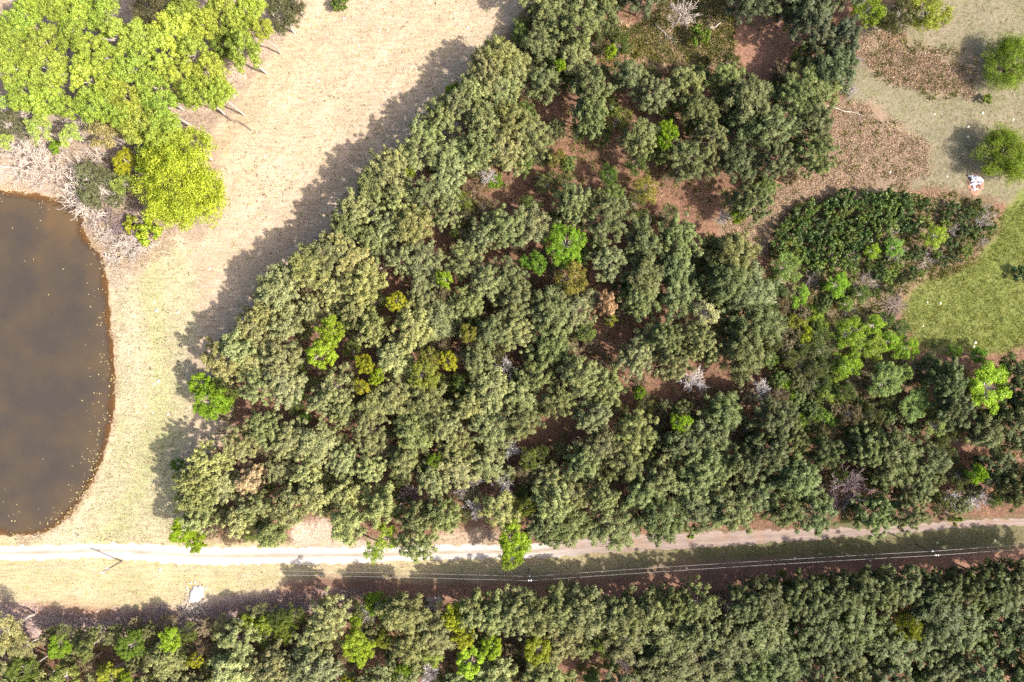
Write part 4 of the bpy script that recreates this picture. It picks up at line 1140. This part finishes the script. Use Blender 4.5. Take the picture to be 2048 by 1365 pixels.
# saplings and bushes growing in the gaps between the pines
obst2 = [(t["px"], t["py"], t["r"]) for t in THINGS]
rs = random.Random(33)
saps = []
for poly, holes, tries in ((MAIN, HOLES, 9000), (LOWER, LHOLES, 4000)):
    P = arr(poly)
    ca = arr([(rs.uniform(P[:, 0].min(), min(2040, P[:, 0].max())), rs.uniform(max(4, P[:, 1].min()), min(1360, P[:, 1].max()))) for _ in range(tries)])
    ok = poly_sd(poly, ca[:, 0], ca[:, 1]) > 10
    for h_ in holes: ok &= poly_sd(h_, ca[:, 0], ca[:, 1]) < -10
    for (px, py), o in zip(ca, ok):
        if o and min((px - a_) ** 2 + (py - b_) ** 2 - (r_ * .70 + 3) ** 2 for a_, b_, r_ in obst2) > 0 and all((px - q[0]) ** 2 + (py - q[1]) ** 2 > 33 ** 2 for q in saps):
            saps.append((px, py))
for poly in ([(1500, 560), (1640, 600), (1670, 860), (1560, 860), (1500, 720)], [(1680, 770), (1800, 780), (1880, 860), (1700, 880)], [(20, 1258), (140, 1268), (240, 1262), (330, 1250), (470, 1236), (620, 1212), (640, 1238), (480, 1262), (300, 1276), (20, 1280)]):
    P = arr(poly)
    for _ in range(900):
        px, py = rs.uniform(P[:, 0].min(), P[:, 0].max()), rs.uniform(P[:, 1].min(), P[:, 1].max())
        if poly_sd(poly, np.array([px]), np.array([py]))[0] > 0 and min((px - a_) ** 2 + (py - b_) ** 2 - (r_ * .75) ** 2 for a_, b_, r_ in obst2) > 0 and all((px - q[0]) ** 2 + (py - q[1]) ** 2 > 28 ** 2 for q in saps):
            saps.append((px, py))
if len(saps) > 300:
    saps = saps[:0] + rs.sample(saps[:-70], 230) + saps[-70:]
for px, py in saps:
    u_ = min(1, max(0, (px - 450) / 1200.0))  # saplings carry the same painted brightening towards the west
    k_ = rs.random()
    if k_ < .45: t_, nm_ = tuple(np.array((.17, .175, .075)) * (1 - u_) + np.array((.095, .11, .038)) * u_), "olive green sapling"
    elif k_ < .75: t_, nm_ = tuple(np.array((.13, .165, .04)) * (1 - u_) + np.array((.075, .105, .025)) * u_), "mid green sapling"
    else: t_, nm_ = tuple(np.array((.22, .175, .11)) * (1 - u_) + np.array((.13, .105, .06)) * u_), "brownish sapling"
    plant(SOFT if rs.random() < .6 else PINES, "sapling", px, py, rs.uniform(19, 28), rs.uniform(4, 6.5), t_, "sapling", "saplings in the gaps between pines", None, None, nm_)
print("saps", len(saps)); print("pines", len(pines), "things", len(THINGS))

# ------------------------------------------------------------------ poles, wires, post
POLES = [(244, 1123, "left", "weathered power pole standing by the road beside the pond, casting a long shadow"),
         (1058, 1139, "mid", "weathered power pole in the tree shade below the road's middle"),
         (1833, 1090, "right", "weathered power pole on the grassy verge near the road's right end")]
POLE_H = 6.6
def lathe(profile, sides=10):
    P = arr(profile)
    ang = np.arange(sides) * 2 * PI / sides
    V = np.stack([P[:, None, 0] * np.cos(ang), P[:, None, 0] * np.sin(ang), np.repeat(P[:, 1:2], sides, 1)], -1).reshape(-1, 3)
    F = []
    for i in range(len(P) - 1):
        for j in range(sides):
            F.append((i * sides + j, i * sides + (j + 1) % sides, (i + 1) * sides + (j + 1) % sides, (i + 1) * sides + j))
    return V, np.array(F)
def boxv(sx, sy, sz):
    V = arr([(x * sx / 2, y * sy / 2, z * sz / 2) for x in (-1, 1) for y in (-1, 1) for z in (-1, 1)])
    F = np.array([(0, 1, 3, 2), (4, 6, 7, 5), (0, 4, 5, 1), (2, 3, 7, 6), (0, 2, 6, 4), (1, 5, 7, 3)])
    return V, F
pv, pf = lathe([(.18, -.4), (.175, 0), (.16, 2.2), (.14, 4.4), (.12, POLE_H - .05), (.07, POLE_H), (.001, POLE_H + .02)], 12)
me_shaft = mesh_from("shaft", pv, [pf], M_pole, smooth_shade=True)
iv, if_ = lathe([(.03, 0), (.05, .06), (.15, .08), (.16, .14), (.10, .17), (.14, .21), (.13, .27), (.06, .32), (.001, .33)], 10)
me_ins = mesh_from("insulator", iv, [if_], M_porcelain, smooth_shade=True)
bv, bf = boxv(.62, .10, .10)
me_br = mesh_from("bracket", bv, [bf], M_pole)
bv, bf = boxv(.30, .05, .05)
me_br2 = mesh_from("side_bracket", bv, [bf], M_pole)
tops = []
for px, py, nm, lb in POLES:
    x, y, _ = W(px, py)
    z = gz(x, y)
    root = bpy.data.objects.new("power_pole", None); COL.objects.link(root)
    root.location = (x, y, z)
    tag(root, lb, "power pole", "power poles along the road")
    obj("shaft", me_shaft, root)
    obj("bracket", me_br, root, (0, 0, POLE_H - .12), .06)
    for sx in (-.25, .25):
        obj("insulator", me_ins, root, (sx, 0, POLE_H - .07))
    obj("side_bracket", me_br2, root, (0, .22, 5.1), PI / 2)
    obj("insulator", me_ins, root, (0, .34, 5.12))
    tops.append(((x, y, z + POLE_H + .24), (x, y + .34, z + 5.42)))
for wi, (lb, nm) in enumerate([("upper bright wire strung over the pole tops along the road", "upper"), ("lower bright wire strung below the pole tops along the road", "lower")]):
    P = [t[wi] for t in tops]
    ex = (P[2][0] + 75, P[2][1] + 4.7, P[2][2])
    fx = (P[0][0] - 70, P[0][1] + 0.5, P[0][2])
    P = [fx] + P + [ex]
    pts = []
    for i in range(len(P) - 1):
        a_, b_ = arr(P[i]), arr(P[i + 1])
        for k in range(24):
            t = k / 24
            q_ = a_ + (b_ - a_) * t
            q_[2] -= 4 * t * (1 - t) * .55
            pts.append(q_)
    pts.append(arr(P[-1]))
    v, f = tubes(path_segs(pts, .016, .016), 5)
    tag(obj("power_line", mesh_from("power_line", v, [f], M_wire, smooth_shade=True)), lb, "power line", "wires along the road")
x, y, _ = W(157, 1071)
v, f = lathe([(.11, -.3), (.11, .9), (.09, 1.0), (.001, 1.01)], 9)
tag(obj("wooden_post", mesh_from("wooden_post", v, [f], M_pole, smooth_shade=True), None, (x, y, gz(x, y))), "short dark wooden post on the grass just below the pond", "post")

# ------------------------------------------------------------------ fallen logs, brush heaps, sheeting, sand pile, mounds
def log_thing(p0, p1, r0, r1, mat, label, nbr=6, seed=0):
    rng = np.random.default_rng(seed)
    a_ = arr(W(*p0)); b_ = arr(W(*p1))
    a_[2] = gz(a_[0], a_[1]) + r0 + .35; b_[2] = gz(b_[0], b_[1]) + r1 + .3
    d = b_ - a_
    n = unit(arr([-d[1], d[0], 0]))
    pts = [a_ + d * t + n * rng.normal() * .12 for t in np.linspace(0, 1, 7)]
    root = bpy.data.objects.new("fallen_log", None); COL.objects.link(root); root.location = tuple(a_)
    v, f = tubes(path_segs([q - a_ for q in pts], r0, r1), 8)
    obj("trunk", mesh_from("trunk", v, [f], mat, smooth_shade=True), root)
    br = []
    for k in range(nbr):
        t = rng.uniform(.35, 1); q0 = d * t
        dd = unit(d) * rng.uniform(.3, 1) + n * rng.choice([-1, 1]) * rng.uniform(.4, 1) + arr([0, 0, rng.uniform(-.1, .25)])
        q1 = q0 + unit(dd) * rng.uniform(.8, 2.0)
        br.append((q0, q1, .05, .02))
    for b_1 in br:
        v, f = tubes([b_1], 4); obj("branch", mesh_from("branch", v, [f], mat, smooth_shade=True), root)
    return tag(root, label, "log", "fallen logs")
log_thing((1648, 213), (1727, 233), .09, .05, M_palestick, "long pale fallen trunk lying from the wood's right edge into the brown brush", 2, 1)
log_thing((430, 219), (505, 262), .22, .12, M_bark, "dark weedy fallen log running from the lime grove into the tan field", 5, 2)
log_thing((-10, 328), (105, 354), .18, .06, M_palestick, "white fallen trunk in the pale brush above the pond's upper shore", 7, 3)
log_thing((1440, 49), (1408, 66), .10, .05, M_palestick, "short white fallen branch beside the deep green bush in the top scrub", 2, 4)
log_thing((1310, 50), (1344, 86), .09, .04, M_twig, "thin grey fallen sapling left of the white leafless tree in the top scrub", 8, 5)
log_thing((207, 505), (226, 522), .10, .05, M_palestick, "bleached snag lying on the pond's right shore by the brush", 5, 6)
log_thing((655, 1345), (690, 1318), .11, .05, M_palestick, "pale fallen trunk in the red gap of the lower wood", 1, 7)
def heap(px, py, r, n, mat, label, seed, az=None, white=None):
    rng = np.random.default_rng(seed)
    x, y, _ = W(px, py); R = r * G
    root = bpy.data.objects.new("brush_heap", None); COL.objects.link(root); root.location = (x, y, gz(x, y))
    for k in range(n):
        aa = (az + rng.normal() * .35) if az is not None else rng.uniform(0, 6.28)
        c = arr([rng.normal() * R * .32, rng.normal() * R * .32, 0]); hh = max(.08, .8 * math.exp(-(c[0] ** 2 + c[1] ** 2) / (R * R * .4)) * rng.uniform(.2, 1))
        d = arr([math.cos(aa), math.sin(aa), rng.normal() * .12]) * R * rng.uniform(.4, .85)
        c[2] = hh
        v, f = tubes(path_segs([c - d, c + arr([0, 0, .06]), c + d * .9], rng.uniform(.035, .07), .02), 4)
        obj("stick", mesh_from("stick", v, [f], mat, smooth_shade=True), root)
    if white:
        a_ = arr(W(*white[0])) - arr([x, y, -.9]); b_ = arr(W(*white[1])) - arr([x, y, -.9])
        v, f = tubes(path_segs([a_, (a_ + b_) / 2, b_], .10, .07), 7)
        o = obj("pale_log", mesh_from("pale_log", v, [f], M_palestick, smooth_shade=True), root)
    return tag(root, label, "brush heap", "heaps of cut brush")
heap(1708, 125, 20, 70, M_purpletwig, "grey brown heap of cut brush with one white stick by the wood's edge", 11, -.15, ((1697, 127), (1706, 116)))
heap(1785, 612, 30, 80, M_brushstick, "tan heap of sticks at the left tip of the lawn", 12)
heap(1702, 183, 14, 36, M_twig, "low grey brush heap between the two brown patches", 13)
heap(388, 1214, 34, 60, M_palestick, "pale scattered stick heap around the white sand pile", 14)
# white sheeting pile: crumpled sheets over a red soil bed
sx_, sy_, _ = W(1950, 368)
root = bpy.data.objects.new("sheeting_pile", None); COL.objects.link(root); root.location = (sx_, sy_, gz(sx_, sy_))
tag(root, "crumpled white sheeting pile on red soil beside the lower big round tree", "debris pile")
def disc(R1, R2, hgt, seed, rot=0., nr=8, na=36, rag=.25, drop=.0):
    rng = np.random.default_rng(seed)
    V = [(0, 0, hgt)]; F3 = []; F4 = []
    for i in range(1, nr + 1):
        t = i / nr
        for j in range(na):
            th = j * 2 * PI / na
            w_ = 1 + rag * (float(fbm(np.array([math.cos(th) * 1.4 + seed]), np.array([math.sin(th) * 1.4]), seed, 3)[0]) - .5) * 2
            x_, y_ = math.cos(th) * R1 * t * w_, math.sin(th) * R2 * t * w_
            xr, yr = x_ * math.cos(rot) - y_ * math.sin(rot), x_ * math.sin(rot) + y_ * math.cos(rot)
            z_ = hgt * (1 - t ** 2) + (float(fbm(np.array([xr * 1.6 + 7]), np.array([yr * 1.6]), seed + 5, 3)[0]) - .5) * .5 * hgt * (1 - .5 * t) - (drop if i == nr else 0)
            V.append((xr, yr, z_))
    for j in range(na):
        F3.append((0, 1 + j, 1 + (j + 1) % na))
    for i in range(nr - 1):
        for j in range(na):
            a_ = 1 + i * na + j; b_ = 1 + i * na + (j + 1) % na
            F4.append((a_, a_ + na, b_ + na, b_))
    return V, [np.array(F3), np.array(F4)]
v, fl = disc(2.0, 2.5, .25, 3, drop=.3)
obj("soil_bed", mesh_from("soil_bed", v, fl, M_redsoil, smooth_shade=True), root)
for k, (ox, oy, r1, r2, hh, rot, z0) in enumerate([(.15, 1.0, 1.05, .62, .55, -.5, .40), (-.85, .75, .75, .30, .35, 2.0, .45), (-1.05, 1.45, .55, .22, .2, -.1, .40), (-.5, -.05, .75, .36, .40, .15, .42), (.55, -.0, .55, .22, .3, -.3, .40), (1.05, .2, .5, .18, .25, .9, .35), (.75, .55, .22, .15, .2, 0, .4), (-.45, -.7, .6, .24, .25, -.7, .28), (.0, -1.15, .62, .17, .18, -.2, .22)]):
    v, fl = disc(r1, r2, hh, 20 + k, rot, rag=.75)
    obj("sheet", mesh_from("sheet", v, fl, M_sheet, smooth_shade=True), root, (ox, oy, z0 - .1))
for k in range(7):
    rr_ = random.Random(k)
    a0 = rr_.uniform(0, 6.28); c0 = arr([rr_.uniform(-.9, .9), rr_.uniform(-1.2, .9), .35])
    d = arr([math.cos(a0), math.sin(a0), .1]) * .7
    v, f = tubes([(c0 - d, c0 + d, .06, .05)], 5)
    obj("board", mesh_from("board", v, [f], M_redsoil), root)
for k in range(14):
    rr_ = random.Random(k + 200)
    v, fl = disc(rr_.uniform(.12, .32), rr_.uniform(.05, .14), .12, 400 + k, rr_.uniform(0, 3), nr=3, na=10, rag=.9)
    obj("scrap", mesh_from("scrap", v, fl, M_sheet if k % 3 else M_redsoil), root, (rr_.uniform(-1.6, 1.5), rr_.uniform(-2.0, 1.8), rr_.uniform(.2, .42)))
# white sand pile near the lower left trees, lumps of it fallen around the foot
x, y, _ = W(393, 1188)
root = bpy.data.objects.new("sand_pile", None); COL.objects.link(root); root.location = (x, y, gz(x, y))
tag(root, "rough white sand pile at the edge of the trees below the road", "sand pile")
v, fl = disc(1.35, 1.9, .75, 51, drop=.35, rag=.6)
obj("mound", mesh_from("mound", v, fl, M_sand, smooth_shade=True), root)
v, fl = disc(1.0, .8, .45, 52, .6, drop=.3, rag=.7)
obj("mound", mesh_from("mound", v, fl, M_sand, smooth_shade=True), root, (-.9, -1.1, 0))
for k in range(26):
    rr_ = random.Random(k + 70)
    a0 = rr_.uniform(0, 6.28); d0 = rr_.uniform(1.2, 3.0)
    v, fl = disc(rr_.uniform(.12, .34), rr_.uniform(.1, .28), rr_.uniform(.1, .28), 300 + k, rr_.uniform(0, 3), nr=3, na=8, rag=.9, drop=.15)
    obj("lump", mesh_from("lump", v, fl, M_sand if k % 3 else M_redsoil), root, (math.cos(a0) * d0, math.sin(a0) * d0 * 1.1, gz(x + math.cos(a0) * d0, y + math.sin(a0) * d0 * 1.1) - gz(x, y)))
# small pale mounds in the open ground
v, fl = disc(.26, .24, .16, 61, nr=3, na=9, drop=.12, rag=.5)
me_m = mesh_from("ant_mound", v, fl, M_mound, smooth_shade=True)
for px, py, s in [(687, 37, 1.5), (630, 63, 1), (655, 70, .9), (758, 62, 1), (717, 92, 1), (635, 161, 1.3), (581, 184, 1), (792, 184, 1.1), (910, 27, 1.2), (935, 56, 1.6), (733, 5, 1), (537, 206, 1.2), (530, 313, 1), (313, 622, 2), (308, 605, 1.5),
                  (357, 625, 1.9), (419, 537, 1.4), (317, 763, 2.2), (309, 768, 1.4), (275, 824, 1.1), (307, 826, 1.2), (291, 812, 1.1), (337, 829, 1.6), (1935, 275, 1.6), (1893, 354, 1.3), (1780, 344, 1.3), (1701, 148, 1.2), (1681, 186, 1.4),
                  (1964, 227, 1.6), (1935, 254, 1.5), (1868, 229, 1.1), (2025, 240, 1.4), (1880, 607, 1.4), (1854, 605, 1.1), (1846, 652, 1.1), (1952, 686, 1.8), (1949, 693, 1.5), (1875, 1086, 1.1), (1990, 1082, 1.3), (1590, 1117, 1.3), (1740, 1122, 1.1), (320, 1139, 1.6)]:
    x, y, _ = W(px, py)
    o = obj("ant_mound", me_m, None, (x, y, gz(x, y)), rnd.uniform(0, 6.28), s * .95)
    tag(o, None, "mound", "small pale mounds in the open ground")
    THINGS.append(dict(o=o, px=px, py=py, r=3, label=None, phrase=None, cls="small pale mound"))

# ------------------------------------------------------------------ uncountable growth (stuff)
def scatter_pts(name_or_poly, n, seed, keep=None, rag=4.0):
    rng = np.random.default_rng(seed)
    poly = Z[name_or_poly] if isinstance(name_or_poly, str) else name_or_poly
    P = arr(poly)
    lo = np.maximum(P.min(0), [-112, -76]); hi = np.minimum(P.max(0), [112, 76])
    q_ = rng.uniform(lo, hi, (n, 2))
    sd = poly_sd(poly, q_[:, 0], q_[:, 1]) + (fbm(q_[:, 0] * .2, q_[:, 1] * .2, seed) - .5) * rag
    ok = (sd > 0) & (poly_sd(POND, q_[:, 0], q_[:, 1]) < -.4) & (line_dist(ROAD_LINE, q_[:, 0], q_[:, 1]) > 1.7)
    if keep is not None: ok &= keep(q_[:, 0], q_[:, 1], rng)
    return q_[ok]
def tufts(name, pts, k, hgt, spread, width, mat, label, seed, up=.9):
    rng = np.random.default_rng(seed)
    n = len(pts)
    z = ground_z(pts[:, 0], pts[:, 1])
    C0 = np.stack([pts[:, 0], pts[:, 1], z], 1)
    size = rng.uniform(.5, 1.5, n)
    C0 = np.repeat(C0, k, 0); sz = np.repeat(size, k)
    m_ = len(C0)
    C0[:, :2] += rng.normal(size=(m_, 2)) * (spread * sz)[:, None]
    D = rng.normal(size=(m_, 3)); D[:, 2] = np.abs(D[:, 2]) + up; D = unit(D)
    v, f = soup(rng, C0, D, hgt * sz * rng.uniform(.6, 1.2, m_), width * sz)
    o = obj(name, mesh_from(name, v, [f], mat))
    tag(o, label, None, None, "stuff")
    return o
pf_ = scatter_pts("field", 15000, 71, lambda x, y, r_: r_.random(len(x)) < .10 + .9 * smooth(.45, .7, fbm(x * .06, y * .06, 72)))
tufts("weed_tufts", pf_, 5, .22, .10, .07, M_weed, "dark weed specks dotted over the tan field", 73)
pf_ = np.concatenate([scatter_pts("field", 60000, 74), scatter_pts("bank", 16000, 75), scatter_pts("verge", 16000, 76, lambda x, y, r_: (x < 20) & (poly_sd(sb, x, y) < 0))])
tufts("dry_grass", pf_, 4, .20, .14, .05, M_straw, "short dry straw coloured grass on the open ground", 77, .6)
pl_ = np.concatenate([scatter_pts("lawn", 42000, 78), scatter_pts("verge", 26000, 79, lambda x, y, r_: (x > r_.uniform(-5, 40, len(x))) & (poly_sd(sb, x, y) < 0) & ((poly_sd(sb2, x, y) < 0) | (r_.random(len(x)) < .25))), scatter_pts("clear", 20000, 80), scatter_pts("bank", 5000, 84)])
tufts("green_grass", pl_, 4, .13, .14, .045, M_lawn, "short green grass on the lawn and verge", 81, .6)
pb_ = np.concatenate([scatter_pts("brownA", 12000, 82, rag=9), scatter_pts("brownB", 6500, 83, rag=14), scatter_pts("scrubtop", 4500, 85, rag=10)])
tufts("dead_brush", pb_, 9, .30, .28, .05, M_brush, "tangled brown dead brush in the clearing", 86, .35)
pp_ = np.concatenate([scatter_pts("pale_brush", 9000, 87, rag=16), scatter_pts(gpoly([(150, 300), (330, 320), (360, 450), (330, 520), (240, 540), (200, 500), (150, 420)]), 4200, 130)])
tufts("pale_brush", pp_, 7, .6, .25, .035, M_straw, "bleached dead brush above the pond", 88, .25)
pg_ = np.concatenate([scatter_pts("thicket", 5000, 89), scatter_pts("brownA", 450, 90), scatter_pts("brownB", 350, 91), scatter_pts("scrubtop", 2600, 92)])
tufts("low_green_plants", pg_, 12, .5, .25, .08, M_greenbrush, "low green plants under the scrub", 93, .5)
south = gpoly([(-40, 1215), (60, 1205), (230, 1232), (400, 1212), (470, 1195), (640, 1178), (760, 1178), (760, 1205), (640, 1215), (480, 1240), (330, 1262), (200, 1282), (60, 1268), (-40, 1250)])
ps_ = scatter_pts(south, 4200, 110, rag=6)
tufts("pink_brush", ps_, 8, .5, .28, .045, M_pinkbrush, "pinkish grey leafless brush along the lower wood's edge", 111, .3)
# understory under the pines
wood = gpoly(MAIN, 0); lowr = gpoly(LOWER, 0)
pu_ = np.concatenate([scatter_pts(wood, 9000, 94, lambda x, y, r_: r_.random(len(x)) < .15 + .8 * smooth(.48, .66, fbm(x * .08, y * .08, 95))), scatter_pts(lowr, 2600, 96)])
tufts("undergrowth", pu_, 14, .7, .32, .09, M_greenbrush, "low undergrowth on the red forest floor", 97, .5)
pd_ = np.concatenate([scatter_pts(wood, 6000, 98), scatter_pts(lowr, 2500, 99), scatter_pts("thicket", 3000, 104)])
tufts("forest_litter", pd_, 7, .45, .3, .045, M_brush, "reddish dead twigs and straw on the forest floor", 100, .1)
rng = np.random.default_rng(120)
q_ = rng.uniform([-112, -46], [-76, 34], (26000, 2))
sd_ = poly_sd(POND, q_[:, 0], q_[:, 1])
q_ = q_[(np.abs(sd_ + .45) < .75) & (fbm(q_[:, 0] * .3, q_[:, 1] * .3, 121) > .47)]
tufts("shore_weeds", q_, 7, .38, .16, .04, M_straw, "ragged straw coloured weeds along the waterline", 122, .4)
# floating scraps along the shore
rng = np.random.default_rng(101)
q_ = rng.uniform([-112, -44], [-79, 34], (16000, 2))
sd = poly_sd(POND, q_[:, 0], q_[:, 1])
pr_ = np.exp(-sd / 1.5) * (.22 + 2.0 * smooth(.4, .62, fbm(q_[:, 0] * .3, q_[:, 1] * .12, 102))) * .55 * (.25 + .75 * smooth(14, -8, q_[:, 1])) + .003 * (sd < 14)
q_ = q_[(sd > .25) & (rng.random(len(sd)) < pr_)]
n = len(q_)
th = rng.uniform(0, 6.28, n); D = np.stack([np.cos(th), np.sin(th), th * 0], 1)
S = np.stack([-D[:, 1], D[:, 0], th * 0], 1)
L_ = rng.uniform(.06, .24, n)[:, None]; w_ = L_ * rng.uniform(.2, .5, (n, 1))
C0 = np.stack([q_[:, 0], q_[:, 1], np.full(n, WATER_Z + .02) + rng.uniform(0, .015, n)], 1)
V = np.stack([C0 - D * L_, C0 + S * w_, C0 + D * L_, C0 - S * w_], 1).reshape(-1, 3)
tag(obj("floating_scraps", mesh_from("floating_scraps", V, [np.arange(n * 4).reshape(n, 4)], M_float)), "yellowish leaf scraps floating along the pond shore", None, None, "stuff")

# ------------------------------------------------------------------ labels
LAND = [(t["phrase"], t["px"], t["py"]) for t in THINGS if t["phrase"]]
LAND += [("grove's upper left corner", 12, 20), ("grove's lower left corner", 40, 190), ("dark gap in the lime grove", 225, 150), ("photo's top edge by the olive tree", 200, 0), ("power pole by the pond", 225, 1132), ("power pole below the road's middle", 1060, 1160), ("power pole near the road's end", 1860, 1104), ("white sand pile", 394, 1195),
         ("white sheeting pile", 1950, 368), ("stick heap by the lawn", 1785, 612), ("brush heap by the wood", 1708, 122), ("long pale fallen trunk", 1690, 222), ("short post by the pond", 157, 1071),
         ("red bare clearing at the top", 1540, 100), ("red gap inside the left wood", 525, 815), ("sandy notch above the road", 640, 1075)]
DIRS = ["right of", "to the upper right of", "above", "to the upper left of", "left of", "to the lower left of", "below", "to the lower right of"]
ORD = ["first", "second", "third", "fourth", "fifth", "sixth", "seventh", "eighth", "ninth", "tenth", "eleventh", "twelfth"]
def sector(dx, dy):
    return int(round(math.atan2(-dy, dx) / (PI / 4))) % 8
by_cls = {}
for t in THINGS:
    by_cls.setdefault(t["cls"], []).append(t)
seen = set(t["label"] for t in THINGS if t["label"])
for cls, members in by_cls.items():
    rank = {}
    for li, (ph, lx, ly) in enumerate(LAND):
        per = {}
        for mi, t in enumerate(members):
            dx, dy = t["px"] - lx, t["py"] - ly
            if dx * dx + dy * dy < 9: continue
            per.setdefault(sector(dx, dy), []).append((dx * dx + dy * dy, mi))
        for s_, lst in per.items():
            for k_, (d2, mi) in enumerate(sorted(lst)):
                rank.setdefault(mi, []).append((k_ * 60 + math.sqrt(d2), k_, s_, li))
    for mi, t in enumerate(members):
        if t["label"]: continue
        for sc_, k_, s_, li in sorted(rank[mi]):
            if k_ >= len(ORD): continue
            ph = LAND[li][0]
            lb = f"{'nearest' if k_ == 0 else ORD[k_] + ' nearest'} {cls} {DIRS[s_]} the {ph}"
            if t.get("look") and len((lb + t["look"]).split()) <= 15: lb += ", " + t["look"]
            if lb not in seen and len(lb.split()) <= 16:
                t["label"] = lb; seen.add(lb); break
for t in THINGS:
    t["o"]["label"] = t["label"]
